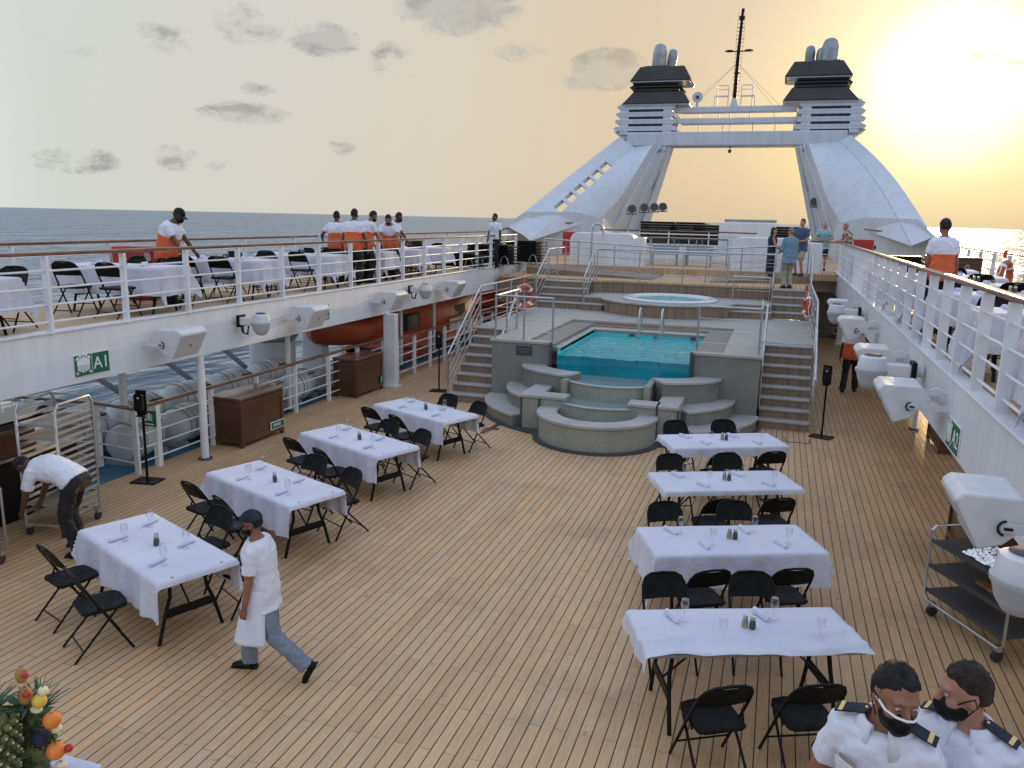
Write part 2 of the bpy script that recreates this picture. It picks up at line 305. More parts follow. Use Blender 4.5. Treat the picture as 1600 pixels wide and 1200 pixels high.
MT['spk'] = mat('speaker_shell', (.66, .67, .68), .4, bump=(30, .1, .08)); MT['grille'] = mat('speaker_grille', (.50, .51, .52), .5, bump=(300, .5, .1))
MT['plaque'] = mat('slate_plaque', (.035, .05, .06), .4)
# ------------------------------------------------------------------ mesh helpers
class MB:
    def __init__(s): s.v = []; s.f = []
    def add(s, vs, fs):
        k = len(s.v); s.v += [Vector(v) for v in vs]; s.f += [tuple(i+k for i in f) for f in fs]; return s
    def box(s, c, d, rz=0, rx=0, ry=0):
        m = Matrix.Rotation(rz, 3, 'Z') @ Matrix.Rotation(ry, 3, 'Y') @ Matrix.Rotation(rx, 3, 'X'); c = Vector(c)
        vs = [c + m @ Vector((x*d[0]/2, y*d[1]/2, z*d[2]/2)) for z in (-1, 1) for x, y in ((-1, -1), (1, -1), (1, 1), (-1, 1))]
        return s.add(vs, [(3, 2, 1, 0), (4, 5, 6, 7), (0, 1, 5, 4), (1, 2, 6, 5), (2, 3, 7, 6), (3, 0, 4, 7)])
    def bb(s, a, b): return s.box([(a[i]+b[i])/2 for i in range(3)], [abs(b[i]-a[i]) for i in range(3)])
    def cyl(s, a, b, r0, r1=None, n=12, cap=True, sq=None):
        a = Vector(a); b = Vector(b); r1 = r0 if r1 is None else r1
        z = (b-a).normalized(); x = z.orthogonal().normalized() if abs(z.z) < .99 else Vector((1, 0, 0)); y = z.cross(x)
        vs = []
        for p, r in ((a, r0), (b, r1)):
            for i in range(n):
                t = 2*math.pi*i/n; vs.append(p + x*math.cos(t)*r + y*math.sin(t)*r)
        fs = [(i, (i+1) % n, n+(i+1) % n, n+i) for i in range(n)]
        if cap: fs += [tuple(range(n-1, -1, -1)), tuple(range(n, 2*n))]
        return s.add(vs, fs)
    def tube(s, path, r, n=8, closed=False):
        P = [Vector(p) for p in path]; m = len(P); rs = r if isinstance(r, (list, tuple)) else [r]*m
        T = []
        for i in range(m):
            a = P[(i-1) % m] if (closed or i > 0) else P[i]; b = P[(i+1) % m] if (closed or i < m-1) else P[i]
            T.append((b-a).normalized())
        x = T[0].orthogonal().normalized(); vs = []
        for i in range(m):
            x = (x - T[i]*x.dot(T[i])).normalized(); y = T[i].cross(x)
            for k in range(n):
                t = 2*math.pi*k/n; vs.append(P[i] + x*math.cos(t)*rs[i] + y*math.sin(t)*rs[i])
        fs = []
        for i in range(m if closed else m-1):
            j = (i+1) % m
            for k in range(n): fs.append((i*n+k, i*n+(k+1) % n, j*n+(k+1) % n, j*n+k))
        if not closed: fs += [tuple(range(n-1, -1, -1)), tuple(range((m-1)*n, m*n))]
        return s.add(vs, fs)
    def lathe(s, prof, c=(0, 0, 0), n=24, axis=None, sx=1, sy=1):
        c = Vector(c); q = Vector((0, 0, 1)).rotation_difference(Vector(axis)) if axis else Quaternion()
        vs = []
        for r, z in prof:
            for k in range(n):
                t = 2*math.pi*k/n; vs.append(c + q @ Vector((r*math.cos(t)*sx, r*math.sin(t)*sy, z)))
        m = len(prof); fs = [(i*n+k, i*n+(k+1) % n, (i+1)*n+(k+1) % n, (i+1)*n+k) for i in range(m-1) for k in range(n)]
        if prof[0][0] > 1e-6: fs.append(tuple(range(n-1, -1, -1)))
        if prof[-1][0] > 1e-6: fs.append(tuple(range((m-1)*n, m*n)))
        return s.add(vs, fs)
    def ell(s, c, r, n=16, m=10, q=None, fn=None):
        c = Vector(c); vs = []; q = q or Quaternion()
        for i in range(m+1):
            p = math.pi*i/m
            for k in range(n):
                t = 2*math.pi*k/n; u = Vector((math.sin(p)*math.cos(t), math.sin(p)*math.sin(t), math.cos(p)))
                k_ = fn(u) if fn else 1
                vs.append(c + q @ Vector((u.x*r[0]*k_, u.y*r[1]*k_, u.z*r[2]*k_)))
        fs = [(i*n+k, (i+1)*n+k, (i+1)*n+(k+1) % n, i*n+(k+1) % n) for i in range(m) for k in range(n)]
        return s.add(vs, fs)
    def loft(s, secs, n=20, cap=True):       # secs: (centre, rx, ry, xdir, ydir)
        vs = []
        for c, rx, ry, X, Y in secs:
            for k in range(n):
                t = 2*math.pi*k/n; ct, st = math.cos(t), math.sin(t); e = .86
                vs.append(Vector(c) + X*rx*math.copysign(abs(ct)**e, ct) + Y*ry*math.copysign(abs(st)**e, st))
        m = len(secs); fs = [(i*n+k, i*n+(k+1) % n, (i+1)*n+(k+1) % n, (i+1)*n+k) for i in range(m-1) for k in range(n)]
        if cap: fs += [tuple(range(n-1, -1, -1)), tuple(range((m-1)*n, m*n))]
        return s.add(vs, fs)
    def prism(s, poly, z0, z1):
        n = len(poly); vs = [(p[0], p[1], z0) for p in poly] + [(p[0], p[1], z1) for p in poly]
        return s.add(vs, [tuple(range(n-1, -1, -1)), tuple(range(n, 2*n))] + [(i, (i+1) % n, n+(i+1) % n, n+i) for i in range(n)])
    def slab(s, pts, thick):                 # planar polygon in space given a thickness vector
        n = len(pts); t = Vector(thick); vs = [Vector(p) for p in pts] + [Vector(p)+t for p in pts]
        return s.add(vs, [tuple(range(n)), tuple(range(2*n-1, n-1, -1))] + [(i, n+i, n+(i+1) % n, (i+1) % n) for i in range(n)])
    def build(s, name, m, parent=None, smooth=False, bevel=0, kind=None, mods=None):
        me = bpy.data.meshes.new(name); me.from_pydata([tuple(v) for v in s.v], [], s.f); me.validate()
        b = bmesh.new(); b.from_mesh(me); bmesh.ops.recalc_face_normals(b, faces=b.faces[:]); b.to_mesh(me); b.free()
        o = bpy.data.objects.new(name, me); sc.collection.objects.link(o)
        me.materials.append(MT[m] if isinstance(m, str) else m)
        if smooth:
            for p in me.polygons: p.use_smooth = True
            if smooth == 'auto':
                try: me.set_sharp_from_angle(angle=R(38))
                except Exception: pass
        if parent: o.parent = parent
        if bevel:
            bv = o.modifiers.new('bevel', 'BEVEL'); bv.width = bevel; bv.segments = 2; bv.limit_method = 'ANGLE'; bv.angle_limit = R(40)
        if kind: o['kind'] = kind
        return o
def tag(o, label, cat, group=None):
    o['label'] = label; o['category'] = cat
    if group: o['group'] = group
    return o
def thing(name, label, cat, loc=(0, 0, 0), rz=0, group=None):
    o = bpy.data.objects.new(name, None); sc.collection.objects.link(o); o.empty_display_size = .1
    o.location = loc; o.rotation_euler = (0, 0, rz); return tag(o, label, cat, group)
def struct(name, mb, m, **k): return mb.build(name, m, kind='structure', **k)
def dup(root, label, loc, rz=None, group=None, first=False):
    if first: r = root
    else:
        r = root.copy(); sc.collection.objects.link(r)
        for ch in list(root.children):
            c = ch.copy(); sc.collection.objects.link(c); c.parent = r
            for g in ch.children:
                d_ = g.copy(); sc.collection.objects.link(d_); d_.parent = c
    r.location = loc
    if rz is not None: r.rotation_euler = (0, 0, rz)
    r['label'] = label
    if group: r['group'] = group
    return r
def arc(c, a, b, t0, t1, n=20): return [(c[0]+a*math.cos(R(t0+(t1-t0)*i/n)), c[1]+b*math.sin(R(t0+(t1-t0)*i/n))) for i in range(n+1)]
ORD = ['nearest', 'second', 'third', 'fourth', 'fifth', 'sixth', 'seventh', 'eighth', 'ninth', 'tenth']
# ------------------------------------------------------------------ setting
MB().add([(-60000, -20000, -21), (60000, -20000, -21), (60000, 90000, -21), (-60000, 90000, -21)], [(0, 1, 2, 3)]).build('sea', 'sea', kind='structure')
CX = -3.08; LX = -9.0; RX = 1.9; UZ = 2.52
struct('deck', MB().bb((-9.62, -6, -.15), (5.7, 34, 0)), 'deck')
struct('hull_side', MB().bb((5.7, -6, -3), (5.78, 50, .1)).bb((-12.5, -6, -2.6), (-9.62, 50, -.75)), 'white')
struct('lower_ledge', MB().bb((-12.3, -6, -.75), (-9.622, 50, -.06)), 'bluepaint')
o = struct('side_deck', MB().bb((-11.85, -6, 2.30), (LX-.10, 46, UZ)), 'deck')
o = struct('side_deck', MB().bb((RX+.10, 1.2, 2.30), (5.65, 46, UZ)), 'deck')
struct('terrace_deck', MB().bb((-8.87, 29.52, 2.30), (1.99, 46, UZ)), 'deck')
# white fascia beams along the side decks
f = thing('deck_edge_beam', 'long white painted beam under the left side deck, carrying speakers and the A1 sign', 'beam', (LX, 0, 1.8))
MB().bb((-.10, -5, 0), (0, 29.5, .735)).bb((-.16, -5, .735), (.03, 29.5, .765)).build('fascia', 'white', f, bevel=.008)
f = thing('deck_edge_beam', 'long white painted beam under the right side deck, carrying speakers and the A2 sign', 'beam', (RX, 0, 1.8))
MB().bb((0, 1.5, 0), (.10, 31.3, .735)).bb((-.03, 1.5, .735), (.16, 31.3, .765)).build('fascia', 'white', f, bevel=.008)
MB().bb((-.98, 31.3, 0), (.10, 31.42, .735)).build('cross_beam', 'white', f, bevel=.008)
# ---------------- columns under the side decks
for i, (x, y, sq, lab) in enumerate([(-9.06, 11.17, 0, 'round white steel column beside the brown SPARE locker'), (-8.92, 17.99, 1, 'square white column between the second brown locker and orange lifeboat'),
        (-10.45, 10.9, 0, 'round white column behind the tray rack, beside the white liferaft canisters'), (-9.1, 4.6, 0, 'round white column left of the fruit display'),
        (-9.75, 14.8, 0, 'slim white column behind the railing near the crane base'), (-9.9, 20.6, 0, 'slim white column in front of the orange lifeboats'), (-9.9, 22.9, 0, 'white column behind the railing below the left stair'),
        (2.95, 18.34, 0, 'short round white column seen under the right side deck beam'), (2.3, 31.0, 1, 'dark column at the far end under the right side deck')]):
    t = thing('support_column', lab, 'column', (x, y, 0), 0, 'columns under the side decks')
    r = .065 if i < 4 else .05
    if sq: MB().box((0, 0, .9), (.32, .2, 1.8)).build('shaft', 'rail', t, bevel=.02); MB().box((0, 0, .015), (.42, .3, .03)).build('base_plate', 'rail', t)
    else: MB().cyl((0, 0, 0), (0, 0, 1.82 if x > -9.3 else 2.3), r, n=20).build('shaft', 'rail', t, smooth='auto'); MB().cyl((0, 0, 0), (0, 0, .03), r+.05, n=20).build('base_plate', 'darkgrey', t, smooth='auto')
# ------------------------------------------------------------------ railings
def railing(label, pts, h=1.05, nb=4, sp=1.33, hand='teak', post='rail', pw=(.05, .09), hr=.045, group=None, phase=0, name='railing', barr=.014, square=True, base=None):
    """pts: path in world space at foot level"""
    o0 = Vector(pts[0]); t = thing(name, label, 'railing', o0, 0, group)
    P = [Vector(p)-o0 for p in pts]; up = Vector((0, 0, 1))
    segs = [(P[i], P[i+1]) for i in range(len(P)-1)]
    mb = MB()
    if square:
        for a, b in segs:
            d = (b-a); rz = math.atan2(d.y, d.x); ry = -math.atan2(d.z, math.hypot(d.x, d.y)); mb.box((a+b)/2+up*h, (d.length+.03, hr*2.0, hr*1.1), rz=rz, ry=ry)
        mb.build('handrail', hand, t, bevel=.018)
    else:
        mb.tube([p+up*h for p in P], hr, 10).build('handrail', hand, t, smooth='auto')
    bars = MB()
    for k in range(nb):
        z = h*(k+.75)/(nb+.75) if nb else 0
        bars.tube([p+up*z for p in P], barr, 6)
    if nb: bars.build('rail_bars', post, t, smooth='auto')
    for a, b in segs:
        d = b-a; n = max(1, round(d.length/sp)); rz = math.atan2(d.y, d.x)
        for i in range(n+1 if (a, b) == segs[-1] else n):
            q = a + d*(i/n); m = MB()
            if square: m.box(q+up*(h/2-.02), (pw[0], pw[1], h-.03), rz=rz)
            else: m.cyl(q, q+up*(h-.01), pw[0]/2, n=8); m.cyl(q, q+up*.012, pw[0]*1.2, n=12)
            m.build('post', post, t, bevel=.006 if square else 0, smooth=False if square else 'auto')
    return t
railing('white railing with varnished teak top rail along the inner edge of the left side deck', [(LX-.02, 2.93, UZ), (LX-.02, 28.2, UZ)])
railing('white railing with dark teak rail along the outer left edge beside the sea', [(-11.75, 2, UZ), (-11.75, 34.5, UZ)], sp=2.0)
railing('white railing with gleaming teak top rail along the inner edge of the right side deck', [(RX+.06, 2.0, UZ), (RX+.06, 30.0, UZ), (1.4, 31.3, UZ), (.98, 31.35, UZ)], sp=.985, pw=(.05, .11), hr=.05)
railing('white railing along the outer right edge against the golden sea', [(5.2, 4, UZ), (5.2, 33, UZ)], sp=1.5)
# lower railing on the left of the main deck, with its gate
railing('white railing with teak top rail on the left of the main deck beside the liferafts', [(-9.5, 10.6, 0), (-9.45, 18.6, 0)], h=1.07, nb=4, sp=1.3)
railing('white corner railing behind the sanitiser stand on the left of the main deck', [(-11.9, 10.05, 0), (-10.35, 10.2, 0), (-9.5, 10.1, 0), (-9.5, 10.55, 0)], h=1.07, nb=4, sp=1.0)
railing('white railing in front of the orange lifeboats on the left', [(-9.1, 18.7, 0), (-9.1, 26, 0)], h=1.07, nb=4, sp=1.1)
railing('dark teak topped railing far left beside the food counter', [(-11.9, 5.0, 0), (-11.9, 10.0, 0)], h=1.07, nb=3, sp=1.6)
# ------------------------------------------------------------------ lower wall and stairs under the right deck
wl = thing('deckhouse_wall', 'dark brown panelled wall at the far end under the right side deck', 'wall', (1.0, 32.5, 0))
MB().bb((-.1, 0, 0), (1.12, .1, 1.8)).build('panel', 'wall', wl); MB().bb((1.12, 1.6, 0), (4.6, 1.7, 2.3)).build('back_panel', 'brown', wl)
st = thing('staircase', 'dark staircase with brass-edged treads at the far end under the right side deck', 'staircase', (2.15, 32.3, 0))
for i in range(7):
    s_ = MB().bb((0, i*.28, i*.2), (1.3, i*.28+.3, i*.2+.18)).build('step', 'darkgrey', st); MB().bb((0, i*.28-.015, i*.2+.181), (1.3, i*.28+.05, i*.2+.2)).build('nosing', 'gold', s_)
# ------------------------------------------------------------------ pool terrace
PZ = 1.5; PY = 17.1
pool = thing('swimming_pool', 'raised swimming pool with turquoise water, glass front panel and curved stone cascade basins', 'swimming pool', (CX, PY, 0))
def P(x, y, z=0): return (x-CX, y-PY, z)
m = MB()
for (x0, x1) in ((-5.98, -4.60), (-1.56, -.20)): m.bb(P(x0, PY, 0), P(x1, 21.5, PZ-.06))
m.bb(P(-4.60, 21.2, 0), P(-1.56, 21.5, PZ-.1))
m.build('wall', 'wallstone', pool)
m = MB()
for (x0, x1) in ((-6.02, -5.2), (-.96, -.16)): m.bb(P(x0, PY-.03, PZ-.06), P(x1, 21.5, PZ))
m.bb(P(-5.2, PY-.03, PZ-.06), P(-4.56, PY+.22, PZ)); m.bb(P(-1.60, PY-.03, PZ-.06), P(-.96, PY+.22, PZ))
m.bb(P(-7.06, 19.02, PZ-.16), P(-6.02, 24.2, PZ)); m.bb(P(-6.02, 21.5, PZ-.06), P(-.16, 24.2, PZ)); m.bb(P(-.16, 19.2, PZ-.16), P(.95, 24.3, PZ))
m.build('paving', 'stone', pool, bevel=.008)
m = MB()       # lower beach around the water
IZ = PZ-.13
m.bb(P(-5.2, PY+.22, IZ-.1), P(-4.45, 21.5, IZ)); m.bb(P(-1.5, PY+.22, IZ-.1), P(-.96, 21.5, IZ)); m.bb(P(-4.45, 20.75, IZ-.1), P(-1.5, 21.5, IZ))
m.build('sunken_surround', 'stone', pool, bevel=.01)
MB().bb(P(-4.47, 20.70, IZ-.02), P(-1.48, 20.78, IZ+.012)).bb(P(-4.50, 17.2, IZ-.02), P(-4.43, 20.78, IZ+.012)).bb(P(-1.53, 17.2, IZ-.02), P(-1.46, 20.78, IZ+.012)).build('coping', 'nosing', pool, bevel=.01)
b = MB()
b.add([P(-4.45, 17.06, .1), P(-1.5, 17.06, .1), P(-1.5, 20.76, .1), P(-4.45, 20.76, .1), P(-4.45, 17.06, IZ), P(-1.5, 17.06, IZ), P(-1.5, 20.76, IZ), P(-4.45, 20.76, IZ)], [(0, 1, 2, 3), (1, 5, 6, 2), (2, 6, 7, 3), (3, 7, 4, 0)])
bas = b.build('basin', 'basin', pool)
for (x, z) in ((-4.0, .72), (-3.45, .88), (-3.15, .45), (-2.85, .85), (-2.3, .5), (-1.9, .9)):
    MB().cyl(P(x, 20.74, z+.35), P(x, 20.70, z+.35), .07, n=16).build('jet', 'darkgrey', bas, smooth='auto')
g = MB(); nx, ny = 60, 70; WZ = 1.235
for j in range(ny+1):
    for i in range(nx+1):
        x = -4.44+2.93*i/nx; y = 17.09+3.66*j/ny
        z = WZ + .006*math.sin(x*9+y*4)+.005*math.sin(y*13-x*5)+.003*math.sin(x*23+y*17); g.v.append(Vector(P(x, y, z)))
for j in range(ny):
    for i in range(nx): a = j*(nx+1)+i; g.f.append((a, a+1, a+nx+2, a+nx+1))
g.build('water', 'pool', pool, smooth=True)
MB().bb(P(-4.58, 17.01, .6), P(-1.58, 17.05, PZ-.01)).build('glass_panel', 'pane', pool)
MB().bb(P(-4.62, 16.99, .3), P(-4.56, 17.1, PZ+.005)).build('glass_frame', 'darkgrey', pool); MB().bb(P(-1.60, 16.99, .3), P(-1.54, 17.1, PZ+.005)).build('glass_frame', 'darkgrey', pool)
MB().bb(P(-4.45, 17.06, .05), P(-1.5, 17.2, .80)).build('underwater_sill', 'basin', pool)
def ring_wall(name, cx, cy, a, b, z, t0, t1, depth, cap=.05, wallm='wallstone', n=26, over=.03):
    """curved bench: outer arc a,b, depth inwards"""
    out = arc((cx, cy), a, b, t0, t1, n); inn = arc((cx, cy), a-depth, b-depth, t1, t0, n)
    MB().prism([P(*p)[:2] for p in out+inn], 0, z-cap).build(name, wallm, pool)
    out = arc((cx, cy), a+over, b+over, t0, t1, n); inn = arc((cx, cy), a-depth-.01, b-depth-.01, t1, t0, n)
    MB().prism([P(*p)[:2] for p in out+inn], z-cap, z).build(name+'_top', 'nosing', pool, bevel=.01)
ring_wall('curved_bench', CX, PY, 2.9, 2.35, .27, 180, 232, .75); ring_wall('curved_bench', CX, PY, 2.9, 2.35, .27, 308, 360, .75)
ring_wall('curved_bench', CX, PY, 2.42, 1.97, .56, 180, 228, .7); ring_wall('curved_bench', CX, PY, 2.42, 1.97, .56, 312, 360, .7)
ring_wall('curved_bench', CX, PY, 2.12, 1.12, 1.0, 180, 244, .5); ring_wall('curved_bench', CX, PY, 2.12, 1.12, 1.0, 300, 360, .5)
MB().prism([P(*p)[:2] for p in arc((CX, PY), 2.98, 2.45, 180, 360, 50)], 0, .035).build('plinth', 'darkgrey', pool)
# block that carries the cascade, piers either side
MB().bb(P(-4.05, 15.9, 0), P(-3.93, PY, .93)).build('pier_side', 'mosaic', pool); MB().bb(P(-2.35, 15.9, 0), P(-2.23, PY, .93)).build('pier_side', 'mosaic', pool)
for x0, x1, xi0, xi1 in ((-4.68, -4.30, -4.30, -3.80), (-1.98, -1.58, -2.55, -1.98)):
    MB().bb(P(x0, 15.22, 0), P(x1, 16.25, .66)).bb(P(min(xi0, xi1), 15.22, 0), P(max(xi0, xi1), 15.58, .66)).build('pier', 'mosaic', pool)
    MB().bb(P(x0-.03, 15.18, .66), P(x1+.0, 16.28, .72)).bb(P(min(xi0, xi1)-.0, 15.18, .66), P(max(xi0, xi1)+.03, 15.6, .72)).build('pier_top', 'nosing', pool, bevel=.01)
    MB().bb(P(x0-.015, 15.2, 0), P(x0+.02, 15.24, .66)).build('pier_trim', 'darkgrey', pool); MB().bb(P(x1-.02, 15.195, 0), P(x1+.02, 15.23, .66)).build('pier_trim', 'darkgrey', pool)
def basin_arc(yc, half, bulge, z, zb, n=24, th=.09):
    pts = [(CX-.05+half*(2*i/n-1), yc - bulge*(1-(2*i/n-1)**2)) for i in range(n+1)]; return pts
for yc, half, bulge, z, ywb in ((16.1, .83, .32, .86, 17.02), (15.3, .80, .30, .58, 16.1)):
    out = basin_arc(yc, half, bulge, z, 0); inn = [(x, y+.09) for x, y in reversed(out)]
    MB().prism([P(*p)[:2] for p in out+inn], 0, z).build('basin_wall', 'mosaic', pool)
    o2 = [(x, y-.02) for x, y in out]; MB().prism([P(*p)[:2] for p in o2+inn], z, z+.03).build('basin_lip', 'nosing', pool, bevel=.008)
    wp = [(x, y+.085) for x, y in out] + [(CX-.05+half, ywb), (CX-.05-half, ywb)]
    MB().prism([P(*p)[:2] for p in wp], z-.09, z-.0).build('cascade_water', 'spawater', pool)
    MB().prism([P(*p)[:2] for p in wp], 0, z-.25).build('basin_floor', 'mosaic', pool)
rc = (-3.1, 15.08)
MB().prism([P(*p)[:2] for p in arc(rc, 1.13, 1.13, 170, 370, 40)+arc(rc, .80, .80, 370, 170, 40)], 0, .46).build('ring_wall', 'mosaic', pool)
MB().prism([P(*p)[:2] for p in arc(rc, 1.17, 1.17, 168, 372, 40)+arc(rc, .78, .78, 372, 168, 40)], .46, .52).build('ring_seat', 'nosing', pool, bevel=.012)
MB().prism([P(*p)[:2] for p in arc(rc, .80, .80, 0, 360, 40)][:-1] if 0 else [P(*p)[:2] for p in arc(rc, .80, .80, 180, 360, 30)+[(-2.3, 15.25), (-3.9, 15.25)]], .1, .27).build('cascade_water', 'spawater', pool)
MB().prism([P(*p)[:2] for p in arc(rc, 1.24, 1.24, 180, 360, 40)], .001, .04).build('drain_ring', 'darkgrey', pool)
t = tag(MB().box((-5.22, 17.085, 1.28), (.36, .02, .20)).build('warning_plaque', 'plaque', bevel=.004), 'small dark slate plaque with two lines of lettering on the pool wall', 'plaque')
def text(body, loc, size, m, parent, rot=(R(90), 0, 0), ext=.002, name='lettering', align='CENTER'):
    c = bpy.data.curves.new(name, 'FONT'); c.body = body; c.size = size; c.extrude = ext; c.align_x = align; c.align_y = 'CENTER'
    o = bpy.data.objects.new(name, c); sc.collection.objects.link(o)
    me = bpy.data.meshes.new_from_object(o); bpy.data.objects.remove(o); me.materials.clear(); me.materials.append(MT[m])
    o = bpy.data.objects.new(name, me); sc.collection.objects.link(o); o.location = loc; o.rotation_euler = rot
    if parent: o.parent = parent
    return o
text('MAXIMUM DEPTH', (-5.22, 17.073, 1.31), .036, 'alu', t); text('1.20 M / 4 FT', (-5.22, 17.073, 1.25), .036, 'alu', t)
# pool ladder
lad = thing('pool_ladder', 'two-rail stainless ladder rising from the turquoise pool', 'ladder', (-2.95, 20.45, IZ))
for sx in (-.28, .28):
    MB().tube([(sx, -.1, -.75), (sx, -.1, .35), (sx, -.02, .56), (sx, .12, .62), (sx, .28, .52), (sx, .36, .2), (sx, .38, 0)], .024, 8).build('side_rail', 'steel', lad, smooth='auto')
for z in (-.2, -.5): MB().box((0, -.1, z), (.56, .09, .03)).build('rung', 'steel', lad, bevel=.01)
# ------------------------------------------------------------------ stairs beside the pool
def stairs(label, x0, x1, y0, n, rise, run, z0=0.0, side=None):
    t = thing('staircase', label, 'staircase', ((x0+x1)/2, y0, z0)); w_ = (x1-x0)/2
    for i in range(n):
        z = rise*(i+1)
        s_ = MB().bb((-w_, i*run, 0), (w_, n*run if i == 0 else (i+1)*run+.004, z-.045)) if i == 0 else MB().bb((-w_, i*run, z-rise-.045), (w_, n*run, z-.045))
        s_ = s_.build('step', 'clad', t)
        MB().bb((-w_-.01, i*run-.03, z-.045), (w_+.01, (i+1)*run+(.0 if i < n-1 else .02), z)).build('tread', 'nosing', s_, bevel=.008)
        MB().bb((-w_, i*run-.036, z-.03), (w_, i*run-.028, z-.008)).build('nosing_strip', 'alu', s_)
    return t
stairs('wooden staircase with grey treads left of the pool wall', -6.98, -6.03, 17.0, 8, PZ/8, .2575)
stairs('wooden staircase with grey treads right of the pool wall', -.15, .83, 17.2, 8, PZ/8, .2575)
TZ = PZ+4*.1925
stairs('upper wooden steps on the left between pool terrace and upper terrace', -6.95, -5.55, 24.0, 4, .1925, .30, PZ)
stairs('upper wooden steps on the right leading to the passengers', -.10, .86, 24.35, 4, .1925, .30, PZ)
t = thing('stepped_platform', 'teak clad stepped platform holding the round hot tub', 'platform', (CX, 24.4, PZ))
bul = [(-5.55, 25.9), (-5.55, 24.2), (-4.85, 24.2)] + arc((-3.06, 24.55), 1.95, 1.75, 190, 350, 30) + [(-1.3, 24.3), (-.1, 24.3), (-.1, 25.9)]
MB().prism([(x+3.08, y-24.4) for x, y in bul], 0, .335).build('base', 'clad', t)
bul2 = [(-5.55, 25.9), (-5.55, 24.18), (-4.9, 24.18)] + arc((-3.06, 24.55), 2.0, 1.8, 188, 352, 30) + [(-1.25, 24.28), (-.1, 24.28), (-.1, 25.9)]
MB().prism([(x+3.08, y-24.4) for x, y in bul2], .335, .385).build('top', 'nosing', t, bevel=.01)
MB().bb((-2.47, -.55, 0), (-1.82, -.2, .17)).build('low_step', 'clad', t); MB().bb((1.76, -.42, 0), (2.98, -.1, .17)).build('low_step', 'clad', t); MB().bb((-2.47, -.58, .17), (-1.75, -.2, .195)).build('low_tread', 'nosing', t); MB().bb((1.7, -.45, .17), (2.98, -.1, .195)).build('low_tread', 'nosing', t)
tub = thing('hot_tub', 'round hot tub with pale rim and bubbling green water', 'hot tub', (-2.98, 24.35, PZ+.385))
MB().lathe([(1.36, 0), (1.38, .05), (1.33, .085), (1.2, .09), (1.12, .05), (1.08, -.02), (1.0, -.2)], n=48).build('rim', 'acryl', tub, smooth='auto')
g = MB(); rr = 22
for j in range(rr+1):
    for k in range(48):
        a = 2*math.pi*k/48; r_ = 1.09*j/rr; g.v.append(Vector((r_*math.cos(a), r_*math.sin(a), .015+random.uniform(-.008, .014)*(1 if j < rr else 0))))
g.f += [(j*48+k, j*48+(k+1) % 48, (j+1)*48+(k+1) % 48, (j+1)*48+k) for j in range(rr) for k in range(48)]
g.build('water', 'tubwater', tub, smooth=True)
# upper terrace
struct('upper_terrace', MB().prism([(-8.85, 25.9), (-6.0, 25.9), (-5.55, 25.6), (-5.2, 25.9), (-.1, 25.9), (-.1, 25.5), (.92, 25.5), (.92, 29.5), (-8.85, 29.5)], 1.4, TZ-.06), 'clad')
struct('upper_terrace_floor', MB().prism([(-8.85, 25.87), (-6.0, 25.87), (-5.55, 25.55), (-5.2, 25.87), (-.1, 25.87), (-.1, 25.5), (.95, 25.5), (.95, 29.5), (-8.85, 29.5)], TZ-.06, TZ), 'deck')
# ramps up to the side decks
for s_, xo, xi, yo in ((-1, -8.3, -3.9, 28.2), (1, .92, -2.1, 29.0)):
    y0 = 26.9
    struct('ramp', MB().add([(xo, yo-.9, TZ), (xi, y0, TZ+.004), (xi, 29.5, TZ+.004), (xo, 29.6, TZ), (xo, yo-.9, UZ), (xi, y0, TZ+.01), (xi, 29.6, TZ+.06), (xo, 29.6, UZ)], [(0, 1, 2, 3), (4, 5, 6, 7), (0, 1, 5, 4), (1, 2, 6, 5), (2, 3, 7, 6), (3, 0, 4, 7)]), 'clad')
# ------------------------------------------------------------------ steel rails round the pool and steps
kw = dict(hand='steel', post='steel', pw=(.045, .045), hr=.024, barr=.009, square=False)
railing('stainless guard rail on the left front corner of the pool terrace', [(-6.0, 19.0, PZ), (-5.95, 17.25, PZ), (-4.62, 17.25, PZ)], h=.95, nb=3, sp=.75, **kw)
railing('stainless guard rail on the right front corner of the pool terrace', [(-1.5, 17.3, PZ), (-.25, 17.3, PZ), (-.28, 19.3, PZ)], h=.95, nb=3, sp=.95, **kw)
railing('sloping stainless rail down the outer side of the left pool stairs', [(-7.0, 17.0, .1), (-7.0, 19.1, PZ), (-7.0, 24.0, PZ)], h=.98, nb=4, sp=1.1, **kw)
railing('sloping stainless rail down the outer side of the right pool stairs', [(.88, 17.1, .1), (.88, 19.25, PZ), (.90, 24.4, PZ), (.90, 25.5, TZ)], h=1.0, nb=3, sp=1.3, **kw)
railing('short sloping handrail on the inner side of the right pool stairs', [(-.17, 17.7, .35), (-.17, 19.3, PZ)], h=.85, nb=1, sp=1.5, **kw)
railing('short sloping handrail on the inner side of the left pool stairs', [(-6.02, 17.6, .35), (-6.02, 19.0, PZ)], h=.85, nb=1, sp=1.5, **kw)
railing('sloping stainless rail beside the upper left steps', [(-5.5, 23.95, PZ), (-5.5, 25.3, TZ)], h=.95, nb=3, sp=1.4, **kw)
railing('sloping stainless rail at the far left edge of the upper steps', [(-6.97, 23.95, PZ), (-6.97, 25.3, TZ), (-6.97, 27.4, TZ)], h=.95, nb=3, sp=1.4, **kw)
railing('long stainless rail above the hot tub on the upper terrace edge', [(-5.5, 25.75, TZ), (-.12, 25.75, TZ), (-.12, 24.3, PZ)], h=.98, nb=3, sp=1.4, **kw)
railing('low stainless rail beside the right end of the hot tub deck', [(-1.25, 25.4, TZ-.385), (-.2, 25.4, TZ-.385)], h=.7, nb=1, sp=1.0, **kw)
railing('stainless ramp rail on the left in front of the white windbreak', [(-7.9, 28.0, TZ+.15), (-3.9, 26.75, TZ)], h=1.05, nb=4, sp=1.4, **kw)
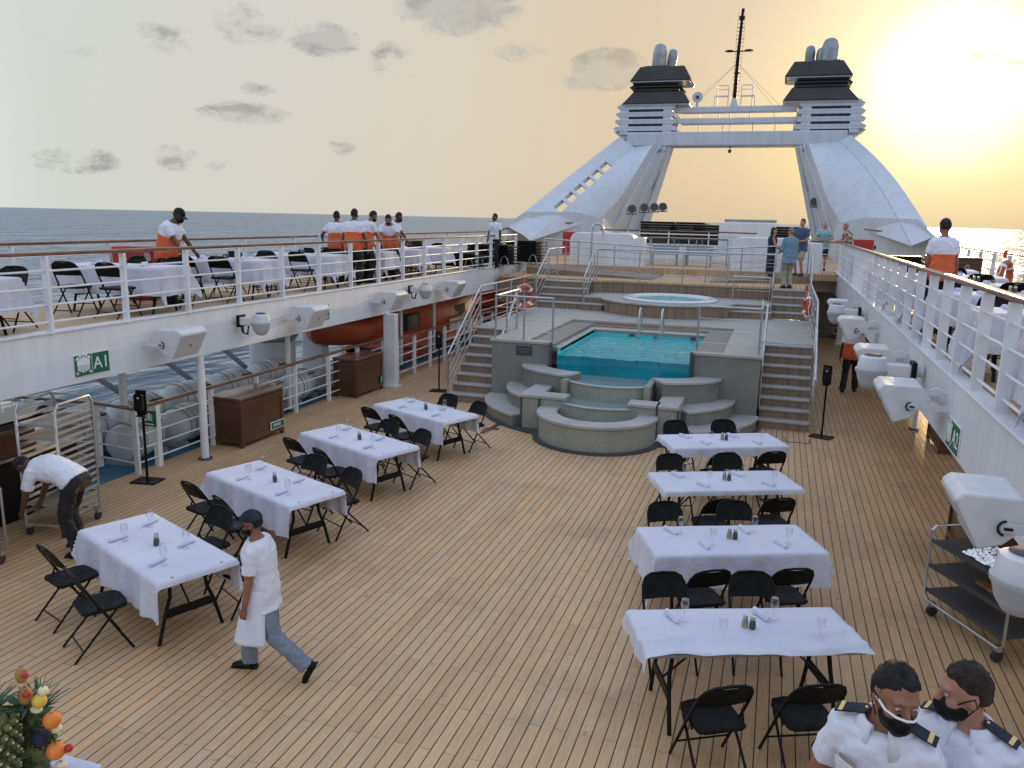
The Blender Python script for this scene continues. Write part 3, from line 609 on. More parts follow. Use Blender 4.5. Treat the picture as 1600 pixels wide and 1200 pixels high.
railing('stainless ramp rail on the right behind the woman', [(-2.2, 26.8, TZ), (.9, 28.9, TZ+.18)], h=1.05, nb=4, sp=1.4, **kw)
railing('curved rail with dark top on the aft terrace before the black loungers', [(-7.0, 33.0, UZ), (-6.0, 33.8, UZ), (-4.4, 34.3, UZ), (-2.8, 34.3, UZ), (-1.6, 33.7, UZ), (-.9, 33.0, UZ)], h=1.25, nb=4, sp=1.6, hand='teak', post='rail', pw=(.05, .05), hr=.03, barr=.01, square=False)
railing('straight rail in front of the pale panel on the aft terrace', [(-6.2, 32.0, UZ), (-1.9, 32.0, UZ)], h=1.0, nb=3, sp=1.5, hand='teak', post='steel', pw=(.05, .05), hr=.028, barr=.01, square=False)
# outdoor shower
t = thing('outdoor_shower', 'tall chrome shower with curved neck and round head on the hot tub deck', 'shower', (-5.62, 25.3, TZ-.385))
MB().tube([(0, 0, 0), (0, 0, 1.95)]+[(.18-.18*math.cos(R(a)), 0, 1.95+.2*math.sin(R(a))) for a in range(15, 181, 15)]+[(.36, 0, 1.85)], .035, 10).build('pipe', 'steel', t, smooth='auto')
MB().cyl((.36, 0, 1.84), (.36, 0, 1.80), .06, .17, n=20).build('shower_head', 'steel', t, smooth='auto'); MB().cyl((0, 0, 0), (0, 0, .03), .1, n=16).build('base_plate', 'steel', t, smooth='auto'); MB().cyl((-.05, 0, 1.1), (.05, 0, 1.1), .025).build('valve', 'steel', t, smooth='auto')
def lifebuoy(label, loc, rz, tilt=0):
    t = thing('lifebuoy', label, 'lifebuoy', loc, rz, 'orange lifebuoys')
    MB().tube([(.29*math.cos(a*math.pi/14), 0, .29*math.sin(a*math.pi/14)) for a in range(28)], .075, 12, closed=True).build('ring', 'orange', t, smooth=True)
    for a in (45, 135, 225, 315): 
        c = Vector((.29*math.cos(R(a)), 0, .29*math.sin(R(a)))); d = Vector((-math.sin(R(a)), 0, math.cos(R(a)))); MB().cyl(c-d*.035, c+d*.035, .079, n=14).build('reflective_band', 'signwhite', t, smooth='auto')
    MB().tube([(.37*math.cos(a*math.pi/10), .02*math.sin(a*2), .37*math.sin(a*math.pi/10)) for a in range(20)], .012, 6, closed=True).build('grab_rope', 'signwhite', t)
    MB().cyl((0, .05, .40), (0, .05, .56), .04).build('lamp_float', 'orange', t, smooth='auto')
lifebuoy('orange lifebuoy hung on the stainless rail at the left of the pool terrace', (-6.85, 22.3, 1.95), R(60))
lifebuoy('orange lifebuoy seen edge-on at the right of the pool terrace', (.80, 23.3, 2.0), R(97))
lifebuoy('orange lifebuoy on the far right outer railing against the bright sea', (4.80, 20.8, 3.12), R(58))
# ------------------------------------------------------------------ wall hung speakers and floodlights
def speaker(label, loc, side, group='white loudspeakers on the deck edge beams', s=1.0):
    t = thing('loudspeaker', label, 'speaker', loc, 0 if side > 0 else math.pi, group)     # body looks to -x then down
    # local: beam face at x=+.43, cabinet in front of it
    w_, prof = .29*s, [(-.34, .14), (-.28, .20), (.12, .20), (.24, .05), (.02, -.18), (-.14, -.24)]
    prof = [(x*s, z*s) for x, z in prof]
    vs = [(x, -w_, z) for x, z in prof] + [(x, w_, z) for x, z in prof]; n = len(prof)
    MB().add(vs, [tuple(range(n)), tuple(range(2*n-1, n-1, -1))]+[(i, n+i, n+(i+1) % n, (i+1) % n) for i in range(n)]).build('cabinet', 'spk', t, bevel=.018)
    a, b = Vector((prof[0][0], 0, prof[0][1])), Vector((prof[-1][0], 0, prof[-1][1])); nrm_ = Vector((-(a.z-b.z), 0, (a.x-b.x))).normalized()
    if nrm_.x > 0: nrm_ = -nrm_
    g = MB().box((a+b)/2+nrm_*.004, ((a-b).length*.9, w_*1.9, .012), ry=-math.atan2((a-b).z, (a-b).x)).build('grille', 'grille', t, bevel=.004)
    MB().cyl((a+b)/2+nrm_*.008, (a+b)/2+nrm_*.016, .018, n=12).build('badge', 'darkgrey', g)
    for sy in (-1, 1):
        MB().box((.22*s, sy*(w_+.012), -.03), (.46*s, .012, .07), rz=0).cyl((.02, sy*(w_+.02), -.03), (.02, sy*(w_+.004), -.03), .035, n=14).build('bracket_arm', 'spk', t, bevel=.003)
        k = MB().tube([(.02+.05*math.cos(R(q)), sy*(w_+.022), -.03+.05*math.sin(R(q))) for q in range(95, 275, 20)], .008, 6).build('dial_mark', 'black', t)
        MB().box((.03, sy*(w_+.03), -.03), (.05, .012, .016)).build('lock_lever', 'black', t)
    MB().box((.435*s, 0, -.03), (.016, w_*2.2, .16)).build('wall_plate', 'spk', t); MB().tube([(.40*s, -.12, .12), (.30*s, -.10, .16), (.24*s, -.05, .12)], .011, 6).build('cable', 'rail', t)
    return t
lab = ['nearest white loudspeaker on the left deck edge beam, above right of the A1 sign', 'white loudspeaker on the left beam between the floodlight and the small lifejacket sign', 'white loudspeaker on the left beam left of the second floodlight', 'farthest white loudspeaker on the left deck edge beam, near the stair rail']
for y, l_ in zip((10.1, 13.75, 17.3, 21.1), lab): speaker(l_, (-8.60, y, 2.22), -1)
lab = ['large white loudspeaker nearest the camera on the right beam, above the trolley', 'white loudspeaker on the right beam above the sanitiser stand level, second nearest', 'white loudspeaker on the right beam directly behind the white floodlight', 'white loudspeaker on the right beam above the head of the crew member', 'farthest white loudspeaker on the right deck edge beam']
for y, l_ in zip((5.95, 10.1, 13.0, 17.0, 20.9), lab): speaker(l_, (1.50, y, 2.30 if y < 7 else 2.22), 1, s=.86 if y < 7 else .98)
def flood(label, loc, side, s=1.0, down=R(35), group='white floodlights on the deck edge beams'):
    t = thing('floodlight', label, 'floodlight', loc, 0 if side > 0 else math.pi, group)
    ax = Vector((-.25, 0, -1)).normalized()
    MB().lathe([(.10, .16), (.13, .15), (.145, .08), (.15, .02), (.145, 0)], (-.12, 0, 0), n=24, axis=None).cyl((-.12, 0, .16), (-.12, 0, .17), .09, n=20).build('lamp_housing', 'spk', t, smooth='auto')
    for k in range(12):
        a = 2*math.pi*k/12
    MB().lathe([(.165, .03), (.165, .0), (.15, -.02), (.13, -.10), (.085, -.17), (.04, -.19), (0, -.195)], (-.12, 0, 0), n=24).build('lens_bowl', 'grille', t, smooth='auto')
    MB().lathe([(.09, 0), (.07, .012), (.0, .015)], (-.12, 0, .172), n=20).build('top_window', 'darkgrey', t, smooth='auto')
    MB().box((.10, 0, .03), (.30, .16, .13)).build('ballast_box', 'spk', t, bevel=.015)
    MB().box((.27, 0, .03), (.05, .2, .2)).build('mounting_bracket', 'black', t, bevel=.006)
    MB().cyl((.29, 0, .03), (.36, 0, .03), .06, n=16).build('wall_flange', 'spk', t, smooth='auto')
    MB().tube([(.24, .05, -.05), (.2, .06, -.16), (.12, .05, -.17), (.10, .03, -.05)], .012, 6).tube([(.26, -.03, -.05), (.25, -.03, -.18), (.16, -.02, -.2), (.13, 0, -.05)], .012, 6).build('cable', 'black', t)
    t.scale = (s,)*3
    return t
flood('white floodlight with dangling black cable left of the lifejacket sign on the left beam', (-8.62, 12.1, 2.25), -1, 1.05)
flood('square white floodlight farther along the left beam between two loudspeakers', (-8.62, 19.1, 2.28), -1, 1.05)
flood('white floodlight on the right beam between the second and third loudspeakers', (1.42, 11.5, 2.28), 1, 1.25)
flood('white floodlight near the far end of the right beam', (1.42, 19.2, 2.25), 1, 1.2)
flood('big white floodlight in the right foreground over the metal trolley', (1.40, 4.42, 2.42), 1, .92)
# ------------------------------------------------------------------ signs
def person_icon(mb, x, z, s, y=0):
    mb.ell((x, y, z+.30*s), (.05*s, .002, .05*s), 10, 6); mb.box((x, y, z+.12*s), (.10*s, .004, .22*s)); mb.box((x-.03*s, y, z-.09*s), (.03*s, .004, .2*s)); mb.box((x+.03*s, y, z-.09*s), (.03*s, .004, .2*s))
def muster(label, loc, rz, code, w_=.66, h_=.31):
    t = thing('muster_sign', label, 'sign', loc, rz)
    MB().box((0, .006, 0), (w_, .012, h_)).build('board', 'signwhite', t)
    MB().box((-w_*.255, -.003, 0), (w_*.475, .006, h_*.93)).box((w_*.245, -.003, 0), (w_*.475, .006, h_*.93)).build('panel', 'green', t)
    text(code, (w_*.245, -.008, -.005), .24, 'signwhite', t)
    mb = MB()
    for dx, s in ((-.05, .45), (.0, .52), (.05, .45), (-.09, .36), (.09, .36)): person_icon(mb, -w_*.255+dx, 0, s, -.009)
    for sx in (-1, 1):
        for sz in (-1, 1):
            c = Vector((-w_*.255+sx*.115, -.009, sz*.105)); mb.box(c, (.05, .004, .012), ry=R(45)*sx*sz*1); mb.box(c-Vector((sx*.012, 0, sz*.012)), (.03, .004, .009)); mb.box(c-Vector((sx*.012, 0, sz*.012)), (.009, .004, .03))
    mb.build('people_symbol', 'signwhite', t)
muster('green and white A1 assembly point sign on the left deck edge beam', (-8.985, 8.85, 2.04), R(90), 'A1', .62)
muster('green A2 assembly point sign on the right deck edge beam', (1.885, 9.35, 2.0), R(-90), 'A2', .62)
t = thing('lifejacket_sign', 'small green lifejacket symbol sign on the left beam', 'sign', (-8.985, 15.1, 2.12), R(90))
MB().box((0, .006, 0), (.24, .012, .30)).build('board', 'green', t); mb = MB(); mb.ell((0, -.004, .03), (.07, .004, .07), 16, 8); mb.box((0, -.003, -.09), (.15, .004, .02)); mb.box((0, -.003, -.12), (.15, .004, .01)); mb.build('lifejacket_symbol', 'signwhite', t)
t = thing('exit_sign', 'small green and white sign behind the sanitiser stand on the left railing', 'sign', (-9.44, 10.35, .86), R(0))
MB().box((0, .006, 0), (.26, .012, .26)).build('board', 'green', t); mb = MB(); mb.box((0, -.003, .03), (.05, .004, .12)); mb.box((0, -.003, -.09), (.16, .004, .02)); mb.box((-.05, -.003, .02), (.012, .004, .12)); mb.box((.05, -.003, .02), (.012, .004, .12)); mb.build('symbol', 'signwhite', t)
# ------------------------------------------------------------------ brown lockers
def locker(label, loc, rz, size, word=None, group='brown wooden lockers'):
    t = thing('wooden_locker', label, 'locker', loc, rz, group); l, d, h = size
    MB().box((0, 0, h/2+.04), (l-.05, d-.05, h-.08)).build('body', 'brown', t, bevel=.006)
    m = MB()
    for sx in (-1, 1):
        for sy in (-1, 1): m.box((sx*(l/2-.035), sy*(d/2-.035), h/2), (.07, .07, h))
    for z in (.12, h-.10):
        for sy in (-1, 1): m.box((0, sy*(d/2-.02), z), (l-.1, .035, .09))
        for sx in (-1, 1): m.box((sx*(l/2-.02), 0, z), (.035, d-.1, .09))
    m.build('frame', 'brown', t, bevel=.006)
    MB().box((0, 0, h+.015), (l+.03, d+.03, .035)).build('lid', 'browntop', t, bevel=.01)
    if word:
        s_ = MB().box((l/2-.22, -(d/2+.004), .22), (.42, .008, .15)).build('label_plate', 'signwhite', t)
        MB().box((l/2-.245, -(d/2+.010), .22), (.33, .006, .12)).box((l/2-.05, -(d/2+.010), .22), (.05, .006, .12)).build('green_panel', 'green', s_); text(word, (l/2-.245, -(d/2+.015), .22), .085, 'signwhite', s_)
    else:
        s_ = MB().box((l/2-.1, -(d/2+.004), .24), (.14, .008, .2)).build('label_plate', 'green', t); mb = MB(); person_icon(mb, l/2-.1, .24, .25, -(d/2+.012)); mb.build('symbol', 'signwhite', s_)
    return t
locker('brown wooden locker labelled SPARE beside the left railing', (-9.17, 12.55, 0), R(88), (1.25, .68, .88), 'SPARE')
locker('second brown wooden locker farther back by the square white column', (-9.28, 17.0, 0), R(88), (1.25, .62, .88))
locker('brown wooden locker half hidden under the right side deck', (3.4, 17.1, 0), R(90), (1.3, .6, .9))
locker('brown wooden locker under the right deck beside the metal trolley', (2.75, 11.2, 0), R(90), (1.2, .6, .85))
locker('brown box by the outer railing behind the orange-shirted waiter on the right', (4.35, 24.3, UZ), R(5), (1.2, .8, .85))
locker('brown box at the outer railing on the left side deck before the officer', (-11.2, 23.6, UZ), R(85), (1.3, .6, .85))
for lab_, loc, rz in (('red fire hose locker with white symbol at the left outer railing', (-11.25, 12.3, UZ), R(20)), ('red locker in front of the left funnel leg', (-8.3, 33.6, UZ+.15), R(10)), ('red locker in front of the right funnel leg behind the man in the patterned shirt', (2.9, 33.4, UZ+.15), R(-10))):
    t = thing('fire_locker', lab_, 'locker', loc, rz, 'red fire lockers')
    MB().box((0, 0, .5), (.75, .35, .95)).build('body', 'red', t, bevel=.02); MB().box((0, -.19, .5), (.66, .02, .85)).build('door', 'red', t, bevel=.01); mb = MB(); mb.box((.02, -.205, .62), (.16, .004, .012)); mb.box((.02, -.205, .5), (.012, .004, .25)); mb.box((.02, -.205, .40), (.16, .004, .012)); mb.box((.09, -.205, .5), (.012, .004, .14)); mb.build('symbol', 'gold', t)
    MB().cyl((.40, 0, .7), (.46, 0, .7), .07, n=14).build('valve_wheel', 'black', t)
# ------------------------------------------------------------------ sanitiser stands
def sanit(label, loc, rz):
    t = thing('sanitiser_stand', label, 'sanitiser stand', loc, rz, 'black hand sanitiser stands')
    MB().box((0, 0, .012), (.42, .32, .02)).build('base', 'black', t, bevel=.004); MB().cyl((0, .0, .02), (0, 0, 1.42), .02, n=10).build('pole', 'black', t, smooth='auto')
    MB().box((0, -.07, 1.28), (.14, .12, .28)).build('dispenser', 'black', t, bevel=.03); MB().box((0, -.02, 1.27), (.17, .02, .38)).build('back_panel', 'black', t, bevel=.004); MB().box((.02, -.133, 1.36), (.03, .004, .02)).build('label', 'signwhite', t)
    MB().box((0, -.06, 1.07), (.12, .1, .02)).build('drip_tray', 'black', t, bevel=.01)
sanit('black hand sanitiser stand on the left deck in front of the railing gate', (-9.1, 9.85, 0), R(10)); sanit('black hand sanitiser stand between the farthest left table and the pool stairs', (-7.6, 17.9, 0), R(10)); sanit('black hand sanitiser stand on the right near the bottom of the right stairs', (1.08, 16.9, 0), R(-20))
# ------------------------------------------------------------------ folding table, cloth, chair, tableware
def make_table():
    t = thing('folding_table', '', 'table', (0, 0, 0), 0, 'folding tables')
    MB().box((0, 0, .725), (1.80, .73, .035)).build('tabletop', 'tabletop', t, bevel=.015)
    MB().box((0, .30, .70), (1.6, .03, .03)).box((0, -.30, .70), (1.6, .03, .03)).build('apron_rail', 'black', t)
    for sx in (-1, 1):
        for sy in (-1, 1):
            MB().tube([(sx*.66, sy*.17, .70), (sx*.69, sy*.19, .46), (sx*.70, sy*.25, .30), (sx*.70, sy*.33, 0)], .019, 8).build('leg', 'black', t, smooth='auto')
        MB().box((sx*.70, 0, .30), (.025, .50, .09)).build('crossbar', 'black', t, bevel=.01)
        MB().tube([(sx*.69, 0, .33), (sx*.30, 0, .69)], .010, 6).build('brace', 'black', t)
    return t
def cloth_mesh(rnd, dx0, dx1, dy0, dy1, L_=1.86, W_=.79, z0=.752, bunch=False):
    nu, nv = 66, 44; rs = random.Random(rnd); ph = [rs.uniform(0, 6.28) for _ in range(8)]
    us = [-L_/2-dx0+(L_+dx0+dx1)*i/nu for i in range(nu+1)]; vs = [-W_/2-dy0+(W_+dy0+dy1)*j/nv for j in range(nv+1)]
    m = MB()
    for v in vs:
        for u in us:
            cu = max(-L_/2, min(L_/2, u)); cv = max(-W_/2, min(W_/2, v)); ex, ey = u-cu, v-cv; d_ = math.hypot(ex, ey)
            z = z0 + .0015*math.sin(u*7+ph[0])*math.sin(v*9+ph[1])
            if bunch:
                z += .024*max(0, math.sin((v*1.0+.12*math.sin(u*3.1))*24+ph[4]))*max(0, min(1, (.25-v)*3)) + .020*max(0, math.sin(u*9+v*14+ph[5]))*max(0, min(1, (.1-v)*3))
            x, y = cu, cv
            if d_ > 1e-6:
                dx, dy = ex/d_, ey/d_; corner = min(abs(ex), abs(ey))/(d_)*1.41
                r_ = .018; 
                if d_ < r_*1.57: a = d_/r_; off = r_*math.sin(a); dz = r_*(1-math.cos(a))
                else:
                    q = d_-r_*1.57; s_al = (u if abs(ey) > abs(ex) else v)
                    fold = (.020*math.sin(s_al*13+ph[2])+.014*math.sin(s_al*27+ph[3]))*min(1, q*3.5)*(1-corner*.5) + corner*.035*math.sin(math.atan2(abs(ey), abs(ex)+1e-6)*10)*min(1, q*4)
                    off = r_ + q*(.05+.22*corner) + fold; dz = r_+q*(.985-.05*corner)
                x += dx*off; y += dy*off; z -= dz
            m.v.append(Vector((x, y, z)))
    n = nu+1; m.f = [(j*n+i, j*n+i+1, (j+1)*n+i+1, (j+1)*n+i) for j in range(nv) for i in range(nu)]
    return m
def make_chair():
    t = thing('folding_chair', '', 'chair', (0, 0, 0), 0, 'black folding chairs')
    # sitter faces +y ; outer tube: front feet rise backwards into the rounded back
    def lean(z): return .22 - z*.555     # y at height z
    path = [(-.225, lean(0), 0), (-.225, lean(.45), .45), (-.22, lean(.66), .66), (-.21, lean(.74), .74), (-.18, lean(.80), .80), (-.12, lean(.832), .832), (0, lean(.84), .84), (.12, lean(.832), .832), (.18, lean(.80), .80), (.21, lean(.74), .74), (.22, lean(.66), .66), (.225, lean(.45), .45), (.225, lean(0), 0)]
    MB().tube(path, .0125, 8).build('frame', 'black', t, smooth='auto')
    for sx in (-1, 1):
        MB().tube([(sx*.195, .10, .43), (sx*.20, -.05, .27), (sx*.205, -.30, 0)], .0115, 8).build('leg', 'black', t, smooth='auto')
        MB().tube([(sx*.215, lean(.50)+.0, .52), (sx*.21, -.10, .42)], .010, 6).build('hinge_link', 'black', t)
    MB().tube([(-.225, lean(.17), .17), (.225, lean(.17), .17)], .008, 6).build('crossbar', 'black', t); MB().tube([(-.2, -.215, .09), (.2, -.215, .09)], .008, 6).build('crossbar', 'black', t)
    # seat pad
    o = [( -.20, -.17), (-.205, .13), (-.17, .205), (-.08, .225), (.08, .225), (.17, .205), (.205, .13), (.20, -.17), (.15, -.20), (-.15, -.20)]
    MB().prism(o, .425, .462).build('seat', 'vinyl', t, bevel=.014, smooth=False)
    # curved back pad
    m = MB(); nu, nv = 12, 6
    for side in (0, 1):
        for j in range(nv+1):
            for i in range(nu+1):
                a = -1+2*i/nu; z = .625 + .20*j/nv; hw = .205*(1 - .0*j) * (math.sqrt(max(0.02, 1-((z-.70)/.155)**2))**.55 if z > .70 else 1)
                y = lean(z)+.004 - .035*(1-a*a)*0.6 - .012*side; m.v.append(Vector((a*hw, y, z)))
    k = (nu+1)*(nv+1)
    for j in range(nv):
        for i in range(nu):
            a = j*(nu+1)+i; m.f.append((a, a+1, a+nu+2, a+nu+1)); m.f.append((k+a, k+a+nu+1, k+a+nu+2, k+a+1))
    for i in range(nu): m.f += [(i, k+i, k+i+1, i+1), (k-nu-1+i, k-nu+i, 2*k-nu+i, 2*k-nu-1+i)]
    for j in range(nv): a = j*(nu+1); m.f += [(a, a+nu+1, k+a+nu+1, k+a), (a+nu, k+a+nu, k+a+2*nu+1, a+2*nu+1)]
    bk = m.build('backrest', 'vinyl', t, smooth='auto')
    return t
def make_glass():
    t = MB().lathe([(.0, 0), (.033, .001), (.034, .004), (.006, .009), (.004, .02), (.004, .075), (.012, .085), (.030, .105), (.037, .135), (.036, .165), (.031, .192)], n=20).build('wine_glass', 'glass', smooth='auto'); return tag(t, '', 'wine glass', 'stemmed wine glasses')
def make_napkin():
    m = MB(); m.lathe([(.0, -.105), (.017, -.105), (.021, -.07), (.022, 0), (.021, .07), (.018, .105), (0, .105)], (0, 0, .021), n=12, axis=(1, 0, 0)); m.box((0, .018, .010), (.2, .02, .016)); t = m.build('napkin_roll', 'linen', smooth='auto'); return tag(t, '', 'napkin', 'rolled napkins with cutlery')
def make_shaker(kind):
    t = thing('pepper_mill' if kind else 'salt_shaker', '', 'shaker', (0, 0, 0), 0, 'salt and pepper shakers')
    MB().lathe([(0, 0), (.024, 0), (.027, .01), (.028, .04), (.022, .075), (.019, .085), (0, .085)], n=16).build('jar', 'darkgrey' if kind else 'food', t, smooth='auto'); MB().lathe([(.020, .085), (.021, .10), (.017, .112), (0, .115)], n=16).build('cap', 'steel', t, smooth='auto'); return t
T0 = make_table(); C0 = make_chair(); G0 = make_glass(); NP0 = make_napkin(); S0 = make_shaker(0); S1 = make_shaker(1)
first = {}
def put(proto, label, loc, rz, group=None):
    f_ = proto.name not in first; first[proto.name] = 1; return dup(proto, label, loc, rz, group, first=f_)
def clip(label, M, x, y, ax):
    o = MB().box((x, y, .752), (.03 if ax else .012, .012 if ax else .03, .006)).box((x, y+(.0), .735), (.008, .03, .04)).build('table_clip', 'black'); o.matrix_world = M; tag(o, label, 'clip', 'tablecloth clips')
def setup_table(row, k, c, rz, z, drops, seed, chairs, ware=True, word=None, clips=None, bunch=False, zofs=0):
    """chairs: list of (along, across, turn, text)"""
    M = Matrix.Translation((c[0], c[1], z)) @ Matrix.Rotation(rz, 4, 'Z'); nm = '%s %s' % (ORD[k], row)
    put(T0, 'black-legged folding table under white cloth, %s' % nm, (c[0], c[1], z), rz, 'folding tables under white cloths')
    cl = cloth_mesh(seed, *drops, bunch=bunch).build('tablecloth', 'cloth', smooth=True); cl.location = (c[0], c[1], z); cl.rotation_euler = (0, 0, rz)
    tag(cl, (word or 'white tablecloth') + ' on the %s' % nm, 'tablecloth', 'white tablecloths')
    for (a, b, turn, tx) in chairs:
        p = M @ Vector((a, b, 0)); put(C0, 'black folding chair %s of the %s' % (tx, nm), p, rz+turn)
    if ware:
        rs = random.Random(seed*3+1)
        for (a, b, tx) in ((-.52, .22, 'far left'), (.30, .22, 'far right'), (-.30, -.20, 'near left'), (.56, -.20, 'near right')):
            ja, jb = rs.uniform(-.02, .02), rs.uniform(-.02, .02); zz = .756 + (.014 if bunch else 0)
            put(G0, 'clear wine glass, %s place, on the %s' % (tx, nm), M @ Vector((a+ja+.03, b+jb*.5-(.05 if b > 0 else -.02), zz)), rs.uniform(0, 6), 'stemmed wine glasses on white cloths')
            if not (bunch and b < 0): put(NP0, 'rolled white napkin, %s place, on the %s' % (tx, nm), M @ Vector((a+ja-.06, b+jb, zz)), rz+R(90)*1+rs.uniform(.1, .5), 'rolled napkins on white cloths')
        for q, (a, s_) in enumerate(((-.0, S0), (.055, S1))):
            put(s_, ('pale salt shaker' if not q else 'dark pepper shaker') + ' in the middle of the %s' % nm, M @ Vector((a, .02-.03*q, .757+(.012 if bunch else 0))), rz, 'shakers in the middle of white tables')
    if clips:
        for i, (x, y) in enumerate(clips): clip('black tablecloth clip, %s, on the %s' % (('left', 'right', 'far left', 'far right')[i], nm), M, x, y, 0)
RL = 'left-row main deck table'; RR = 'right-row main deck table'
# left row: local x runs from far-left to near-right, -y side is nearer the camera
TL = [((-5.93, 6.46), R(-24)), ((-5.99, 8.66), R(-22)), ((-5.97, 10.88), R(-23)), ((-5.85, 13.12), R(-24))]
for k, (c, rz) in enumerate(TL):
    ch = [(-.50, -.66, R(4), 'on the outer side, left one,'), (.30, -.70, R(-6), 'on the outer side, right one,'), (-.28, .70, math.pi+R(8), 'on the pool side, left one,'), (.52, .66, math.pi-R(6), 'on the pool side, right one,')]
    setup_table(RL, k, c, rz, 0, (.20, .07, .42, .36), 11+k, ch, word='white tablecloth with pointed near corner', clips=[(.90, -.25), (.90, .25)])
TR = [((-.02, 6.72), R(22)), ((-.27, 8.78), R(23.5)), ((-.46, 10.90), R(24.5)), ((-.63, 13.02), R(26))]
TRd = [((.18, .04, .02, .10), 1), ((.42, .16, .40, .2), 0), ((.10, .03, .08, .12), 0), ((.10, .05, .16, .12), 0)]
for k, ((c, rz), (dr, bu)) in enumerate(zip(TR, TRd)):
    ca, cb = ((-.50, .22), (-.56, .30), (-.44, .34), (-.38, .40))[k]; ch = [(ca, -.74, R(8), 'on the near side, left one,'), (cb, -.74, R(2), 'on the near side, right one,'), (-.45, .74, math.pi+R(5), 'on the far side, left one,'), (.38, .74, math.pi-R(4), 'on the far side, right one,')]
    setup_table(RR, k, c, rz, 0, dr, 31+k, ch, word=('rumpled white tablecloth baring the near table edge', 'full white tablecloth hanging low on the left', 'short white tablecloth', 'short white tablecloth')[k], bunch=bool(bu))
RU = 'left side deck table'; RV = 'right side deck table'
for k, y in enumerate((7.55, 10.75, 13.35, 16.0, 18.45, 20.4, 22.1)):
    ch = [(-.35, -.72, R(5), 'on the near side, left one,'), (.38, -.70, R(-5), 'on the near side, right one,'), (-.35, .74, math.pi, 'on the far side, left one,'), (.38, .74, math.pi+R(5), 'on the far side, right one,')]
    setup_table(RU, k, (-10.12, y), R(8 if k < 3 else 5), UZ, (.30, .46, .46, .36), 51+k, ch, ware=(k < 5), word='long white tablecloth behind the railing')
for k, y in enumerate((5.6, 7.75, 10.15, 12.7, 14.95, 17.25, 19.6)):
    ch = [(-.30, -.72, R(5), 'on the near side, left one,'), (.45, -.70, R(-5), 'on the near side, right one,'), (-.35, .74, math.pi, 'on the far side, left one,')]
    setup_table(RV, k, (3.02, y), R(-3), UZ, (.60, .3, .45, .36), 71+k, ch, ware=(k < 6), word='white tablecloth with corner hanging through the railing')
# ------------------------------------------------------------------ black sunloungers and stacked chairs
def stack(label, loc, rz, n=6, cat='lounger stack'):
    t = thing('stacked_lounger', label, 'sunlounger stack', loc, rz, 'stacks of black sunloungers')
    for i in range(n):
        z = .12+.11*i
        m = MB(); m.box((-.31, 0, z), (.04, 1.7, .035)); m.box((.31, 0, z), (.04, 1.7, .035)); m.box((0, .1, z+.02), (.56, 1.5, .10))
        for y in (-.8, .8): m.box((0, y, z), (.6, .04, .035))
        m.build('lounger_frame', 'black', t)
    for y in (-.55, .55):
        for sx in (-1, 1): MB().tube([(sx*.31, y-.18, 0), (sx*.32, y-.1, .3), (sx*.32, y, .38), (sx*.32, y+.1, .3), (sx*.31, y+.18, 0)], .022, 6).build('leg_hoop', 'steel', t)
    return t
for x, y, rz, n, l_ in ((-9.75, 24.6, 80, 4, 'nearest stack of black sunloungers in front of the officer on the left side deck'), (-9.3, 26.6, 85, 6, 'tall stack of black sunloungers with curved hoops right of the officer'), (-8.9, 28.6, 85, 7, 'black sunlounger stack nearest the left funnel leg'),
        (-5.2, 37.5, 90, 9, 'dark heap of stacked sunloungers left of centre on the aft deck'), (-4.0, 38.5, 85, 9, 'second dark heap of stacked sunloungers on the aft deck'), (-2.9, 37.6, 95, 8, 'third dark heap of stacked sunloungers beside the white hatch'), (.3, 38.0, 90, 8, 'dark stacked sunloungers between the white hatch and the right funnel leg'),
        (3.0, 24.8, 90, 7, 'black sunlounger stack on the right side deck behind the railing'), (3.1, 27.2, 90, 6, 'farther black sunlounger stack on the right side deck')):
    stack(l_, (x, y, UZ + (.55 if y > 35 else 0)), R(rz), n)
pl = thing('aft_platform', 'raised white platform under the dark stacked loungers', 'platform', (-3.0, 38.2, UZ)); MB().bb((-4.2, -1.2, 0), (4.2, 1.6, .53)).build('base', 'white', pl, bevel=.02)
# white rounded windbreaks and hatch
def windbreak(label, x0, x1, y, h=1.25):
    t = thing('windbreak', label, 'windbreak', ((x0+x1)/2, y, TZ)); w_ = (x1-x0)/2; r = .28
    pts = [(-w_, 0), (-w_, h-r)] + [(-w_+r-r*math.cos(R(a)), h-r+r*math.sin(R(a))) for a in range(0, 91, 15)] + [(w_-r+r*math.sin(R(a)), h-r+r*math.cos(R(a))) for a in range(0, 91, 15)] + [(w_, h-r), (w_, 0)]
    MB().slab([(x, 0, z) for x, z in pts], (0, .9, 0)).build('shell', 'white', t, bevel=.03); MB().bb((w_-.02, .1, 0), (w_+.32, .8, h-.14)).build('side_cabinet', 'white', t, bevel=.02)
windbreak('white rounded windbreak on the left of the upper terrace behind the shower', -7.45, -5.05, 29.9, 1.42); windbreak('white rounded windbreak on the right behind the woman', -1.6, 1.0, 29.9, 1.40)
t = thing('white_hatch', 'tall white deckhouse box with grey top rail behind the passengers', 'deckhouse', (-1.35, 36.2, UZ)); MB().bb((-1.2, 0, 0), (1.1, 1.2, 1.65)).build('body', 'white', t, bevel=.04); MB().bb((-1.0, .1, 1.66), (1.1, .2, 1.78)).build('top_rail', 'grey', t)
t = thing('glass_screen', 'pale backlit glass screen behind the aft terrace rail', 'screen', (-4.1, 34.8, UZ))
for i in range(4): MB().bb((-2.4+1.2*i+.02, 0, .35), (-1.2+1.2*i-.02, .03, 1.1)).build('pane', 'pane', t)
MB().bb((-2.4, -.02, .28), (2.4, .05, .35)).bb((-2.4, -.02, 1.1), (2.4, .05, 1.15)).bb((-2.4, -.02, 0), (2.4, .06, .28)).build('frame', 'white', t)
